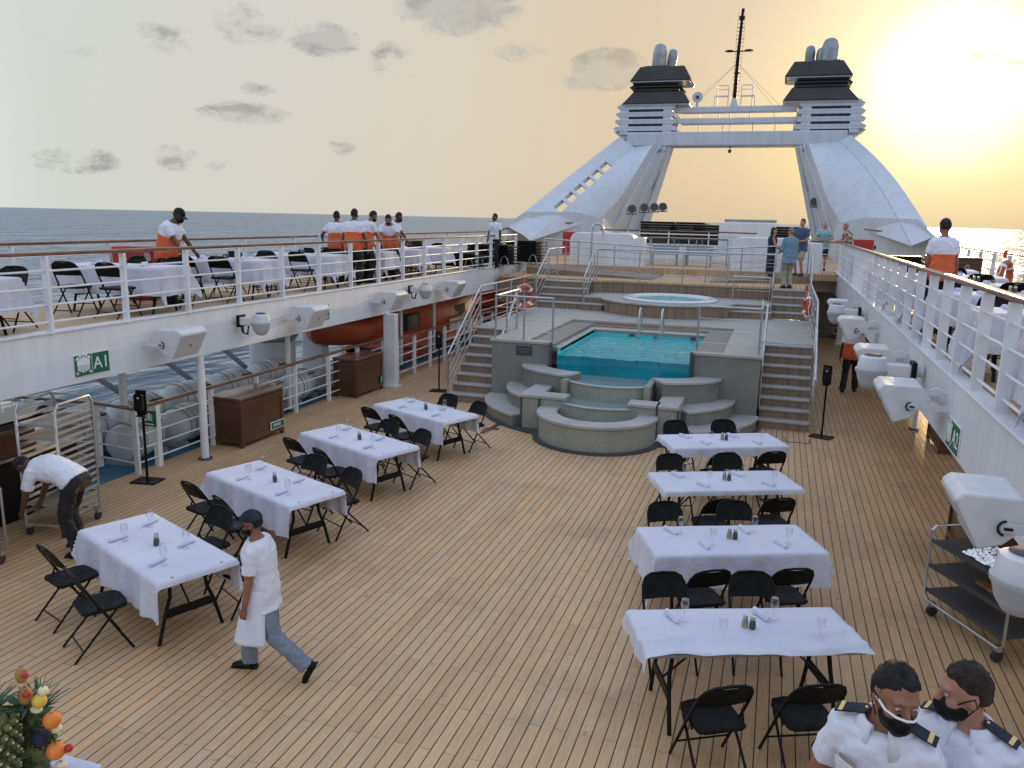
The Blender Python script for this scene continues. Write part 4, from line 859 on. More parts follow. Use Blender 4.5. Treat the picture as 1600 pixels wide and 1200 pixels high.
for x, l_ in ((-4.15, 'left slatted grey bench on the aft terrace'), (-2.9, 'right slatted grey bench on the aft terrace')):
    t = thing('slatted_bench', l_, 'bench', (x, 31.5, UZ), 0, 'slatted benches on the aft terrace')
    m = MB(); [m.box((0, -.2+.09*i, .42), (1.0, .07, .025)) for i in range(5)]; m.build('seat', 'grey', t); m = MB(); [m.box((0, .24+.01*i, .5+.1*i), (1.0, .02, .07)) for i in range(3)]; m.build('backrest', 'grey', t); MB().box((-.45, 0, .2), (.04, .4, .4)).box((.45, 0, .2), (.04, .4, .4)).build('leg_frame', 'grey', t)
# ------------------------------------------------------------------ funnel structure
FY = 50; fc = CX+.02
fun = thing('funnel_arch', 'huge white twin funnel arch with sloping legs and black topped stacks', 'funnel', (fc, 45, UZ))
def V(h, y, z, s): return (s*h, y-45, z-UZ)
for s in (-1, 1):
    # key points (half width from the centreline, y, z)
    O_, I_, Pc, Q = (6.02, 47, 8.72), (4.0, 46, 8.2), (5.0, 43, 5.35), (5.55, 41, 4.3)
    F_, Fo = (8.55, 35, 3.78), (8.68, 34.6, UZ)
    E_, G_ = (3.36, 50, 8.36), (4.9, 50, UZ)
    def lerp(a, b, t): return tuple(a[i]+(b[i]-a[i])*t for i in range(3))
    # panel edge set in from the outer rim
    t0, t1 = (.34, .86) if s < 0 else (.2, .9)
    pa, pb, pc_ = Vector((F_[0]-.9, F_[1], F_[2]-.5)), Vector((O_[0]-.75, O_[1], O_[2]-.45)), Vector(I_); pn_ = (pb-pa).cross(pc_-pa)
    def onp(p): return (p[0], pa.y - (pn_.x*(p[0]-pa.x)+pn_.z*(p[2]-pa.z))/pn_.y, p[2])
    # outer rim beam, a slightly bowed box section running from foot to top
    rim = MB(); pts = []
    for i in range(13):
        q = i/12; p = lerp(F_, O_, q); b_ = .30*math.sin(math.pi*q)*(1 if s > 0 else .15); pts.append((p[0]+b_*.55, p[1], p[2]+b_*.75))
    inn = [(p[0]-.70+.22*i/12, p[1]+.05, p[2]-.34+.05*i/12) for i, p in enumerate(pts)]
    for i in range(12):
        a, b2, c2, d2 = pts[i], pts[i+1], inn[i+1], inn[i]
        rim.slab([V(*a, s), V(*b2, s), V(*c2, s), V(*d2, s)], (0, .45, -.12))
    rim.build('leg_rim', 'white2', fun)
    # struts across the slots, then the main panel
    edge = [(inn[i][0]-(.36 if s < 0 else .01), inn[i][1]+.02, inn[i][2]-(.26 if s < 0 else .01)) for i in range(13)]
    if s < 0:
        for i in (4, 5, 6, 7, 8):
            if i == 0: continue
            a, b2 = inn[i], edge[i]; wv = Vector(inn[min(i+1, 12)])-Vector(inn[i-1]); wv = wv.normalized()*.16
            MB().slab([V(a[0]-wv.x, a[1]-wv.y, a[2]-wv.z, s), V(a[0]+wv.x, a[1]+wv.y, a[2]+wv.z, s), V(b2[0]+wv.x, b2[1]+wv.y, b2[2]+wv.z, s), V(b2[0]-wv.x, b2[1]-wv.y, b2[2]-wv.z, s)], (0, .4, -.1)).build('leg_strut', 'white2', fun)
        MB().slab([V(*inn[9], s), V(*inn[10], s), V(*inn[12], s), V(*edge[12], s), V(*edge[10], s), V(*edge[9], s)], (0, .4, -.1)).build('leg_gusset', 'white2', fun); MB().slab([V(*inn[0], s), V(*inn[3], s), V(*edge[3], s), V(*edge[0], s)], (0, .4, -.1)).build('leg_gusset', 'white2', fun)
    opp = [lerp(Q, Pc, min(1, i/4.5)) if i < 4.5 else lerp(Pc, I_, (i-4.5)/7.5) for i in range(13)]; pan = MB(); nc = 6
    for dy_ in (0, .45):
        for e_, o_ in zip(edge, opp):
            for c_ in range(nc+1): p = lerp(e_, o_, c_/nc); q_ = V(*p, s); pan.v.append(Vector((q_[0], q_[1]+dy_, q_[2])))
    W_ = nc+1; K_ = 13*W_
    for i in range(12):
        for c_ in range(nc): a = i*W_+c_; pan.f += [(a, a+1, a+W_+1, a+W_), (K_+a, K_+a+W_, K_+a+W_+1, K_+a+1)]
    for i in range(12): a = i*W_; pan.f += [(a, a+W_, K_+a+W_, K_+a), (a+nc, K_+a+nc, K_+a+W_+nc, a+W_+nc)]
    for c_ in range(nc): a = 12*W_; pan.f += [(c_, K_+c_, K_+c_+1, c_+1), (a+c_, a+c_+1, K_+a+c_+1, K_+a+c_)]
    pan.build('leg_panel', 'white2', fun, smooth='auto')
    # inner face and back of the leg
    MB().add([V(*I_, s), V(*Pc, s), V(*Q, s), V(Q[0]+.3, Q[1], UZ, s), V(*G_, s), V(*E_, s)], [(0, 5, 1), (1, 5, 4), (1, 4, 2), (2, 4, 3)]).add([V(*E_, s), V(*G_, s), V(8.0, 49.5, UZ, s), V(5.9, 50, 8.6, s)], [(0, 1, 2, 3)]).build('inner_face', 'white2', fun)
    rib = MB()
    for q in (.25, .5, .75):
        a = Vector(V(*lerp(I_, E_, q), s)); b_ = Vector(V(*lerp(Q, G_, q), s)); off = Vector((-s*.06, -.03, 0)); rib.tube([a+off, (a+b_)/2+off, b_+off], .05, 6)
    rib.build('rib', 'white2', fun)
    MB().add([(v.x-s*.05, v.y, v.z) for v in (Vector(V(3.62+.05, 48.6, 8.1, s)), Vector(V(3.9, 47.0, 8.1, s)), Vector(V(4.55, 46.4, 5.9, s)), Vector(V(4.2, 48.6, 5.9, s)))], [(0, 1, 2, 3)]).build('access_panel', 'grey', fun)
    # plinth below the panels
    B = [(8.68, 34.6), (8.1, 36.2), (6.4, 38.6), (5.5, 40.9), (5.3, 50), (8.6, 50), (8.9, 40)]
    topz = [3.72, 4.45, 4.5, 4.25, 4.2, 4.5, 3.9]
    vs = [V(x, y, UZ, s) for x, y in B] + [V(x, y, z, s) for (x, y), z in zip(B, topz)]; n = len(B)
    MB().add(vs, [(i, (i+1) % n, n+(i+1) % n, n+i) for i in range(n)]+[tuple(range(n, 2*n))]).build('leg_plinth', 'white2', fun)
    MB().tube([V(8.75, 34.4, 3.62, s), V(8.15, 36.0, 3.85, s), V(6.4, 38.35, 4.0, s)], .035, 6).build('handrail', 'teak', fun)
    # louvred base of the stack
    sx = 5.0*s if s < 0 else 5.05*s
    lv = MB(); dk = MB()
    for i in range(4):
        z = 9.28+.40*i; w_ = 1.72-.055*i; 
        for (za, zb, wa, wb) in ((z, z+.14, w_, w_+.16), (z+.14, z+.26, w_+.16, w_)):
            vs = [(sx+a*wa_, b*(1.05 if True else 0)+5.5+(-.1 if b < 0 else .1), zz-UZ) for zz, wa_ in ((za, wa), (zb, wb)) for a, b in ((-1, -1), (1, -1), (1, 1), (-1, 1))]
            lv.add(vs, [(3, 2, 1, 0), (4, 5, 6, 7), (0, 1, 5, 4), (1, 2, 6, 5), (2, 3, 7, 6), (3, 0, 4, 7)])
    dk.box((sx, 5.5, 9.9-UZ), (2.7, 1.9, 2.0))
    for x_ in (-1.25, 1.25): lv.box((sx+x_, 5.45, 9.95-UZ), (.5, 2.15, 1.75))
    dk.build('louvre_core', 'darkgrey', fun); lv.build('louvre', 'white2', fun, bevel=.02)
    MB().slab([(sx-1.9, 4.6, 9.28-UZ), (sx+1.9, 4.6, 9.28-UZ), (sx+1.35, 4.5, 8.85-UZ), (sx-1.35, 4.5, 8.85-UZ)], (0, 1.9, 0)).build('louvre_base', 'white2', fun)
    # black caps: a stack of flared bands leaning outboard
    bl = MB()
    def band(zb, zt, in_b, out_b, in_t, out_t, dy=1.25):
        vs = []
        for z, a, b_, d_ in ((zb, in_b, out_b, dy), (zt, in_t, out_t, dy*.86)):
            xa, xb = s*a, s*b_; vs += [(xa, 5.5-d_, z-UZ), (xb, 5.5-d_, z-UZ), (xb, 5.5+d_, z-UZ), (xa, 5.5+d_, z-UZ)]
        return bl.add(vs, [(3, 2, 1, 0), (4, 5, 6, 7), (0, 1, 5, 4), (1, 2, 6, 5), (2, 3, 7, 6), (3, 0, 4, 7)])
    band(10.76, 11.48, 2.5, 6.4, 2.95, 5.75, 1.35); band(11.48, 11.68, 3.15, 5.85, 3.25, 5.75); band(11.68, 11.86, 3.0, 6.05, 3.2, 5.8); band(11.86, 12.04, 3.2, 5.85, 3.2, 5.8)
    band(12.02, 12.82, 2.5, 6.0, 2.95, 5.45, 1.35)
    bl.build('stack_cap', 'funnelblack', fun, bevel=.05)
    MB().bb((s*2.55, 4.25, 10.70-UZ), (s*6.3, 6.75, 10.757-UZ)).build('cap_underside', 'white2', fun); MB().bb((s*2.6, 4.25, 11.96-UZ), (s*5.9, 6.75, 12.017-UZ)).build('cap_underside', 'white2', fun)
    MB().bb((s*4.0, 4.9, 12.8-UZ), (s*5.3, 6.3, 12.95-UZ)).build('cap_plate', 'funnelblack', fun)
    for (h, r, zt, lean_) in (((4.55, .40, 13.75, .05), (3.95, .29, 13.6, .12)) if s < 0 else ((4.75, .44, 13.65, 0), (3.75, .27, 13.5, 0), (4.35, .3, 13.35, 0))):
        yy = 5.3 if r > .3 else 5.8
        x_ = s*h; lo = Vector((x_, yy, 12.8-UZ)); hi = Vector((x_+lean_, yy, zt-UZ))
        MB().tube([lo, lo.lerp(hi, .8), hi, hi+Vector((.0, .08, .22)), hi+Vector((0, .25, .30))], [r, r, r, r*.86, r*.4], 18).build('exhaust_pipe', 'pipe', fun, smooth='auto')
# cross beams
def beam(z0, z1, y0, y1, h): return MB().bb((-h, y0-45, z0-UZ), (h, y1-45, z1-UZ)).build('cross_beam', 'white2', fun, bevel=.06)
beam(8.42, 9.2, 49.2, 50.8, 6.0); beam(9.66, 9.98, 49.6, 50.4, 3.45); beam(10.28, 10.62, 49.7, 50.3, 3.3)
m = MB()
for x in (-3.2, -2.0, -.65, -.25, 1.0, 2.2, 3.2): m.box((x, 4.95, 9.5-UZ), (.05, .05, .6))
for x in (-2.0, -.9, -.3, .8, 2.1): m.box((x, 4.95, 10.15-UZ), (.05, .05, .4))
m.build('beam_post', 'white2', fun)
MB().cyl((-.15, 4.6, 8.42-UZ), (-.15, 4.6, 8.25-UZ), .03).lathe([(0, 0), (.12, -.05), (.05, -.2), (0, -.22)], (-.15, 4.6, 8.25-UZ), n=10).build('pendant_lamp', 'darkgrey', fun)
# mast
mst = thing('radio_mast', 'tall black lattice mast with crosstree and stays above the funnel arch', 'mast', (fc-.12, 50, 10.62)); 
MB().tube([(0, 0, .4), (.03, 0, 2.6), (.12, 0, 5.15)], [.11, .10, .075], 10).build('pole', 'black', mst, smooth='auto')
MB().lathe([(.28, 0), (.18, .2), (.12, .45), (0, .45)], n=12).build('foot', 'white2', mst, smooth='auto')
m = MB()
for i in range(22): z = .6+.2*i; m.box((.05, -.02, z), (.42, .02, .015))
m.tube([(-.14, 0, .6), (-.1, 0, 5)], .008, 4).tube([(.24, 0, .6), (.28, 0, 5)], .008, 4); m.build('ladder', 'black', mst)
m = MB(); m.box((.06, 0, 2.95), (1.15, .06, .05)); m.lathe([(.26, 0), (.2, .06), (0, .07)], (-.46, 0, 2.96), n=12); m.lathe([(.26, 0), (.2, .06), (0, .07)], (.58, 0, 2.96), n=12); m.box((.1, 0, 3.6), (.42, .04, .03)); m.box((.1, 0, 4.2), (.36, .04, .03)); m.box((.1, 0, 4.7), (.3, .14, .2)); m.box((.13, 0, 5.1), (.16, .1, .18)); m.box((.04, 0, 1.8), (.3, .1, .08)); m.build('crosstree', 'black', mst)
m = MB()
for x in (-2.5, -2.25, 2.1, 2.45): m.tube([(.02, 0, 2.35), (x, 0, .05)], .012, 4)
m.build('stay_wire', 'alu', mst)
t = thing('mast_platform', 'white tubular guard frames either side of the mast foot', 'platform', (fc-.1, 50, 10.62))
for sx in (-1, 1):
    m = MB()
    x0, x1 = sx*.35, sx*.95
    m.tube([(x0, -.2, 0), (x0, -.2, 1.05), (x0+sx*.05, -.2, 1.12), (x1-sx*.05, -.2, 1.12), (x1, -.2, 1.05), (x1, -.2, 0)], .025, 6); m.tube([(x0, -.2, .9), (x1, -.2, .9)], .02, 5); m.tube([(x0-sx*.0, -.3, .5), (x1+sx*.15, -.3, .5), (x1+sx*.15, -.3, 0)], .025, 5); m.tube([(x0, -.3, .55), (x1+sx*.15, -.3, .55)], .02, 5)
    m.build('guard_frame', 'white2', t)
t = thing('satellite_dome', 'small round white antenna with dark centre on the top beam', 'antenna', (fc-2.15, 49.8, 10.62)); MB().cyl((0, 0, 0), (0, 0, .3), .07).build('stem', 'white2', t); MB().lathe([(.3, 0), (.28, .08), (.2, .16), (0, .2)], (0, -.02, .52), n=20, axis=(0, 1, 0)).build('dish', 'white2', t, smooth='auto'); MB().cyl((0, -.05, .52), (0, -.02, .52), .1, n=14).build('hub', 'darkgrey', t)
def search(label, loc, rz):
    t = thing('searchlight', label, 'searchlight', loc, rz, 'searchlights on the funnel legs'); MB().lathe([(.05, .28), (.2, .22), (.24, .1), (.24, 0)], (0, 0, 0), n=16, axis=(0, 1, 0)).build('housing', 'grey', t, smooth='auto'); MB().cyl((0, -.01, 0), (0, .02, 0), .2, n=16).build('lens', 'darkgrey', t); MB().box((0, .15, -.26), (.5, .05, .05)).box((-.25, .12, -.13), (.03, .05, .28)).box((.25, .12, -.13), (.03, .05, .28)).build('yoke', 'darkgrey', t)
for i, (x, y, z, l_) in enumerate([(-7.55, 43.4, 4.75, 'leftmost searchlight of the row across the left funnel leg'), (-7.1, 44.6, 4.85, 'second searchlight from the left on the left funnel leg'), (-6.75, 45.8, 4.9, 'third searchlight from the left on the left funnel leg'), (-6.45, 47.0, 4.95, 'rightmost searchlight on the left funnel leg'), (1.45, 46.2, 5.3, 'searchlight bracketed on the inner edge of the right funnel leg')]): search(l_, (x, y, z), R(15 if x < 0 else -30))
# ------------------------------------------------------------------ liferafts, crane, davit struts and lifeboats on the left
def raft(label, loc, rz, r=.40, l=1.5):
    t = thing('liferaft_canister', label, 'liferaft', loc, rz, 'white liferaft canisters'); h = l/2
    MB().lathe([(0, -h), (r*.5, -h+.02), (r*.88, -h+.10), (r, -h+.25), (r, -.06), (r*1.05, -.05), (r*1.05, .05), (r, .06), (r, h-.25), (r*.88, h-.10), (r*.5, h-.02), (0, h)], n=28, axis=(1, 0, 0)).build('shell', 'raft', t, smooth='auto')
    m = MB(); [m.lathe([(r*1.015, x), (r*1.03, x+.012), (r*1.015, x+.024)], n=28, axis=(1, 0, 0)) for x in (-h*.6, -h*.3, h*.3, h*.55)]; m.build('strap', 'grey', t)
    MB().box((.2, -r*.72, r*.66), (.3, .02, .12), rx=R(48)).build('label', 'darkgrey', t); MB().box((-.4, 0, -r-.04), (.1, r*1.7, .22)).box((.4, 0, -r-.04), (.1, r*1.7, .22)).build('cradle', 'grey', t)
ri = 0
words = ['nearest', 'second', 'third', 'fourth', 'fifth', 'sixth', 'seventh', 'eighth', 'ninth', 'tenth']
for k in range(5):
    raft('%s white liferaft canister of the inner row outside the left railing' % words[k], (-10.3, 10.95+1.25*k, .30), R(90+6), .33, 1.0)
for k in range(5):
    raft('%s white liferaft canister of the outer row towards the sea' % words[k], (-11.3, 10.7+1.4*k, .38), R(84), .36, 1.1)
t = thing('boat_crane', 'pale blue grey crane column with conical head outside the left railing', 'crane', (-11.7, 17.1, -.75)); MB().cyl((0, 0, 0), (0, 0, 1.25), .48, n=28).build('column', 'raft', t, smooth='auto'); MB().cyl((0, 0, 1.27), (0, 0, 1.85), .55, n=28).build('collar', 'raft', t, smooth='auto'); MB().cyl((0, 0, 1.87), (0, 0, 2.35), .55, .95, n=28).build('head', 'grey', t, smooth='auto'); MB().box((.3, -.42, 1.0), (.4, .03, .03)).build('handle', 'black', t); MB().box((.9, .3, .7), (.9, .7, .8)).build('winch_housing', 'raft', t, bevel=.04)
for k in range(4):
    t = thing('davit_strut', '%s slanting grey strut between the side deck and the liferafts' % words[k], 'strut', (-12.1, 9.0+1.9*k, 0), 0, 'slanting grey struts'); MB().tube([(-.1, -.6, 2.3), (-.1, 2.3, .2)], .06, 8).build('bar', 'grey', t, smooth='auto')
def lifeboat(label, loc, l=7.0, cover='orange'):
    t = thing('lifeboat', label, 'lifeboat', loc, 0, 'orange lifeboats'); t.scale = (1, 1, 1.4); secs = []; secs2 = []
    X, Z = Vector((1, 0, 0)), Vector((0, 0, 1))
    for i in range(15):
        q = -1+2*i/14; w_ = 1.35*max(.03, 1-abs(q)**2.6)**.6; k = .75*max(.05, 1-abs(q)**3.5)**.5; secs.append((Vector((0, q*l/2, -.15+.18*q*q)), w_, k, X, Z)); secs2.append((Vector((0, q*l/2*.93, .55+.1*q*q)), w_*.86, .75*max(.05, 1-abs(q)**3)**.5, X, Z))
    MB().loft(secs, 24).build('hull', 'orange', t, smooth='auto'); MB().loft(secs2, 24).build('canopy', cover, t, smooth='auto'); MB().loft([(c+Vector((0, 0, .12)), a*1.04, .07, x, z) for c, a, b_, x, z in secs], 24).build('fender', 'darkgrey', t, smooth='auto')
    MB().box((.9, -l*.30, .62), (.5, .9, .32)).build('window', 'darkgrey', t, bevel=.03); MB().box((.95, l*.1, .62), (.4, 1.0, .25)).build('window', 'darkgrey', t, bevel=.03); MB().box((1.22, .6, .3), (.05, 1.6, .35)).build('white_stripe', 'signwhite', t); MB().tube([(0, -l*.36, 1.0), (0, -l*.36, 1.5)], .05, 6).build('lifting_hook', 'grey', t); MB().tube([(0, l*.36, 1.0), (0, l*.36, 1.5)], .05, 6).build('lifting_hook', 'grey', t)
lifeboat('nearer orange lifeboat hanging beyond the second brown locker', (-11.5, 25.3, .15), 9.4); lifeboat('farther orange lifeboat partly hidden behind the left pool stairs', (-11.7, 35.2, .35), 7.4)
t = thing('boat_davit', 'pale grey davit frame standing before the nearer orange lifeboat', 'davit', (-11.6, 18.6, -.75)); MB().slab([(-.3, 0, 0), (.5, 0, 0), (.25, 0, 3.0), (-.15, 0, 3.0)], (0, .35, 0)).build('leg_plate', 'raft', t, bevel=.03); MB().box((.1, 3.2, 1.5), (.35, .3, 3.0)).build('leg_post', 'raft', t, bevel=.03); MB().tube([(0, .2, 2.3), (0, 3.2, 2.3)], .04, 6).build('tie_bar', 'darkgrey', t)
t = thing('orange_tender', 'dark grey and orange workboat bow under the left side deck', 'boat', (-11.2, 19.8, 1.05)); secs = [(Vector((0, y, .12*abs(y)**1.5)), w_, .42, Vector((1, 0, 0)), Vector((0, 0, 1))) for y, w_ in ((-1.6, .1), (-1.3, .45), (-.8, .7), (0, .8), (1.2, .75))]; MB().loft(secs, 20).build('hull', 'orange', t, smooth='auto'); MB().box((.05, -.2, .42), (1.3, 1.6, .12)).build('deck', 'darkgrey', t, bevel=.04); MB().box((0, -.3, .55), (.3, .5, .18)).build('console', 'raft', t, bevel=.03)
# ------------------------------------------------------------------ serving trolley right, racks and carts left
def castor(par, x, y, r=.06):
    MB().cyl((x-.02, y, r), (x+.02, y, r), r, n=18).build('wheel', 'rubber', par, smooth='auto'); MB().box((x, y, 2*r+.02), (.05, .05, .06)).build('fork', 'alu', par)
t = thing('serving_trolley', 'three-shelf dull steel serving trolley under the big loudspeaker on the right', 'trolley', (2.32, 8.95, 0), R(-62))
Lt, Wt = 1.15, .56
for sy in (-1, 1):
    MB().tube([(-Lt/2, sy*Wt/2, .95), (-Lt/2-.0, sy*Wt/2, .22), (-Lt/2+.06, sy*Wt/2, .16), (Lt/2-.06, sy*Wt/2, .16), (Lt/2, sy*Wt/2, .22), (Lt/2, sy*Wt/2, .95)], .014, 8).build('side_frame', 'alu', t, smooth='auto')
for sx in (-1, 1): MB().tube([(sx*Lt/2, -Wt/2, .95), (sx*Lt/2, -Wt/2+.05, 1.0), (sx*Lt/2, Wt/2-.05, 1.0), (sx*Lt/2, Wt/2, .95)], .014, 8).build('handle', 'alu', t, smooth='auto')
for z in (.84, .56, .28):
    MB().box((0, 0, z), (Lt-.03, Wt-.01, .008)).box((0, Wt/2-.005, z), (Lt-.03, .008, .045)).box((0, -Wt/2+.005, z), (Lt-.03, .008, .045)).build('shelf', 'darkgrey', t)
for sx in (-1, 1):
    for sy in (-1, 1): castor(t, sx*(Lt/2-.1), sy*(Wt/2-.04))
TM = Matrix.Translation((2.32, 8.95, 0)) @ Matrix.Rotation(R(-62), 4, 'Z')
g = MB(); rs = random.Random(4); nn = 26
for j in range(nn+1):
    for i in range(nn+1):
        x, y = i/nn-.5, j/nn-.5; e = max(abs(x), abs(y))*2; g.v.append(Vector((x*.62, y*.40, max(.0, .10*(1-e**3)+rs.uniform(-.016, .016)))))
g.f = [(j*(nn+1)+i, j*(nn+1)+i+1, (j+1)*(nn+1)+i+1, (j+1)*(nn+1)+i) for j in range(nn) for i in range(nn)]
o = g.build('foil_tray', 'foil'); o.matrix_world = TM @ Matrix.Translation((.1, 0, .853)); tag(o, 'crumpled aluminium foil covering food on the trolley top shelf', 'foil tray')
o = MB().prism([(-.2, -.15), (.2, -.17), (.24, .1), (.05, .17), (-.18, .14)], 0, .05).build('bread_loaf', 'bread', bevel=.03); o.matrix_world = TM @ Matrix.Translation((.15, 0, .568)); tag(o, 'brown bread on a napkin on the middle trolley shelf', 'bread')
t = thing('tray_rack', 'tall steel tray rack with many rungs behind the bending man', 'rack', (-8.75, 7.95, 0), R(10))
for sx in (-1, 1):
    for sy in (-1, 1): pass
for sx, nm in ((1, 0), (-1, 1)):
    x = sx*.27
    MB().tube([(x, -.36, .12), (x, -.36, 1.66), (x, -.30, 1.74), (x, .30, 1.74), (x, .36, 1.66), (x, .36, .12)], .017, 8).build('side_frame', 'alu', t, smooth='auto'); m = MB()
    for i in range(17): m.box((x-sx*.01, 0, .22+.088*i), (.03, .70, .012)); m.box((x, 0, .235+.088*i), (.004, .70, .03))
    m.build('rungs', 'alu', t)
MB().box((0, .36, .16), (.54, .03, .03)).box((0, -.36, .16), (.54, .03, .03)).box((0, .3, 1.74), (.54, .03, .02)).build('cross_tie', 'alu', t)
for sx in (-1, 1):
    for sy in (-1, 1): castor(t, sx*.25, sy*.33, .055)
for k, z in enumerate((.40, .84, 1.28, 1.45)):
    tr = MB().box((0, 0, 0), (.5, .66, .012)).box((0, .33, .015), (.5, .01, .03)).box((0, -.33, .015), (.5, .01, .03)).build('baking_tray', 'alu'); tr.matrix_world = Matrix.Translation((-8.75, 7.95, z+.003)) @ Matrix.Rotation(R(10), 4, 'Z'); tag(tr, '%s steel tray from the bottom in the tall rack' % ('lowest', 'second', 'third', 'topmost')[k], 'tray', 'trays in the tall rack')
t = thing('food_cart', 'steel tube cart with lower shelf at the left picture edge', 'cart', (-8.80, 6.45, 0), R(15))
for sy in (-1, 1): MB().tube([(-.45, sy*.26, .16), (.40, sy*.26, .16), (.45, sy*.26, .22), (.45, sy*.26, .92), (.40, sy*.26, .97), (-.45, sy*.26, .97)], .015, 8).build('side_frame', 'alu', t, smooth='auto')
MB().tube([(.45, -.26, .9), (.45, .26, .9)], .014, 6).build('handle', 'alu', t); 
for z in (.3, .78): MB().box((0, 0, z), (.88, .5, .015)).build('shelf', 'alu', t)
for sx in (-1, 1):
    for sy in (-1, 1): castor(t, sx*.38, sy*.24, .055)
o = MB().lathe([(.0, 0), (.11, 0), (.15, .05), (.165, .10), (.155, .10), (.14, .05), (.0, .03)], n=24).build('mixing_bowl', 'steel', smooth='auto'); o.location = (-8.72, 6.42, .31); tag(o, 'shallow metal bowl on the lower shelf of the steel cart', 'bowl')
o = MB().lathe([(.0, 0), (.10, 0), (.16, .04), (.15, .045), (.0, .02)], n=24).build('serving_plate', 'spk', smooth='auto'); o.location = (-8.75, 6.5, .79); tag(o, 'white plate on the upper shelf of the steel cart', 'plate')
t = thing('serving_counter', 'dark serving counter behind the tray rack on the left', 'counter', (-10.35, 7.95, 0), R(0)); MB().box((0, 0, .42), (1.7, 2.0, .84)).build('base', 'black', t); MB().box((0, 0, .87), (1.8, 2.1, .04)).build('worktop', 'alu', t, bevel=.008); MB().box((0, .3, 1.28), (1.2, 1.6, .03)).build('sneeze_guard', 'pane', t)
for sx in (-.55, .55):
    for sy in (-.4, 1.0): MB().cyl((sx, sy, .89), (sx, sy, 1.28), .012).build('guard_post', 'alu', t)
MB().box((.6, -.1, 1.06), (.5, .9, .34)).build('hood', 'brown', t, bevel=.03)
rs = random.Random(9)
for k in range(9):
    x, y = -11.1+.42*(k % 3)+rs.uniform(-.05, .05), 7.2+.5*(k//3)+rs.uniform(-.05, .05)
    o = MB().lathe([(.0, 0), (.07, 0), (.10, .05), (.15, .09), (.155, .10), (.14, .09), (.09, .05), (.0, .02)], n=20).build('serving_bowl', 'spk' if k % 2 else 'alu', smooth='auto'); o.location = (x, y, .893); tag(o, '%s bowl, %s in its row, on the dark counter behind the tray rack' % (('white' if k % 2 else 'steel'), ('left', 'middle', 'right')[k % 3] + (' near', ' central', ' far')[k//3]), 'bowl', 'bowls on the dark counter')
# ------------------------------------------------------------------ fruit display
FX, FYY, FZ = -3.27, 2.6, 1.52
t = thing('buffet_table', 'cloth covered buffet table under the fruit display, bottom left', 'table', (-3.42, 2.5, 0)); MB().box((0, 0, .70), (.74, .6, 1.40)).build('skirt', 'cloth', t, bevel=.01); MB().box((0, 0, 1.41), (.80, .66, .03)).build('top', 'linen', t, bevel=.008)
def pineapple(label, loc, h=.22, r=.075, tilt=(0, 0), lf=26, seed=1):
    t = thing('pineapple', label, 'pineapple', loc, 0, 'pineapples of the fruit display'); t.rotation_euler = (tilt[0], tilt[1], seed)
    rs = random.Random(seed); MB().lathe([(0, 0), (r*.6, .005), (r*.92, h*.2), (r, h*.45), (r*.93, h*.75), (r*.6, h*.97), (0, h)], n=28).build('fruit_body', 'pine', t, smooth='auto')
    m = MB(); sp = MB()
    for i in range(9):
        z = h*(.1+.8*i/8); rr_ = r*math.sin(math.pi*(.18+.64*(z/h)))**.45*1.02
        for k in range(14):
            a = 2*math.pi*(k+.5*(i % 2))/14; c = Vector((rr_*math.cos(a), rr_*math.sin(a), z)); m.ell(c, (r*.19, r*.19, r*.17), 6, 4); sp.ell(c*1.0+Vector((math.cos(a), math.sin(a), .2))*r*.16, (r*.06, r*.06, r*.06), 5, 4)
    m.build('scale', 'pine', t, smooth=True); sp.build('eye', 'pinespot', t)
    m = MB()
    for i in range(lf):
        a = rs.uniform(0, 6.28); q = i/lf; ln = .12+.09*q; sp_ = (1-q)*.95+.12; u = Vector((math.cos(a), math.sin(a), 0)); base_ = Vector((0, 0, h*.97))+u*.02*(1-q); pv = []
        for s_ in range(5):
            w_ = .014*(1-s_/4)**.7; p = base_+u*(ln*s_/4*sp_*(.5+.5*s_/4))+Vector((0, 0, 1))*(ln*(s_/4)*(1-.35*sp_*(s_/4))); sd_ = Vector((-u.y, u.x, 0)); pv += [p-sd_*w_, p+Vector((0, 0, -.004)), p+sd_*w_]
        m.add(pv, [(3*j+k_, 3*j+k_+1, 3*j+k_+4, 3*j+k_+3) for j in range(4) for k_ in range(2)])
    m.build('leaf_crown', 'leaf', t, smooth=True)
pineapple('large pineapple with tall grey green leaves at the top left of the fruit display', (-3.31, 2.46, 1.50), .36, .115, (R(3), R(4)), 46, 1)
pineapple('pineapple with dark leaves in the middle of the fruit display', (-3.20, 2.66, 1.58), .17, .06, (R(-8), R(20)), 28, 2)
pineapple('pineapple at the bottom of the fruit display by the picture corner', (-3.22, 2.45, 1.43), .14, .06, (R(10), R(14)), 26, 3)
def fruit(name, label, cat, loc, r, m, n=16, sq=(1, 1, 1)):
    t = thing(name, label, cat, loc, 0); MB().ell((0, 0, 0), (r*sq[0], r*sq[1], r*sq[2]), 20, 14, fn=lambda u: 1-.10*max(0, abs(u.z)-.85)*6).build('flesh', m, t, smooth=True); MB().cyl((0, 0, r*sq[2]*.88), (0, 0, r*sq[2]*1.06), .004, n=6).build('stalk', 'leaf', t)
fruit('pear', 'upper brown pear beside the pineapple leaves', 'pear', (-3.21, 2.6, 2.01), .033, 'pear', sq=(.85, .85, 1.35)); fruit('pear', 'lower brown pear above the yellow fruit', 'pear', (-3.20, 2.6, 1.905), .036, 'pear', sq=(.9, .9, 1.3))
fruit('strawberry', 'red strawberry beside the upper pear', 'strawberry', (-3.165, 2.58, 2.03), .017, 'redfruit'); fruit('strawberry', 'red strawberry beside the lower pear', 'strawberry', (-3.155, 2.57, 1.94), .019, 'redfruit')
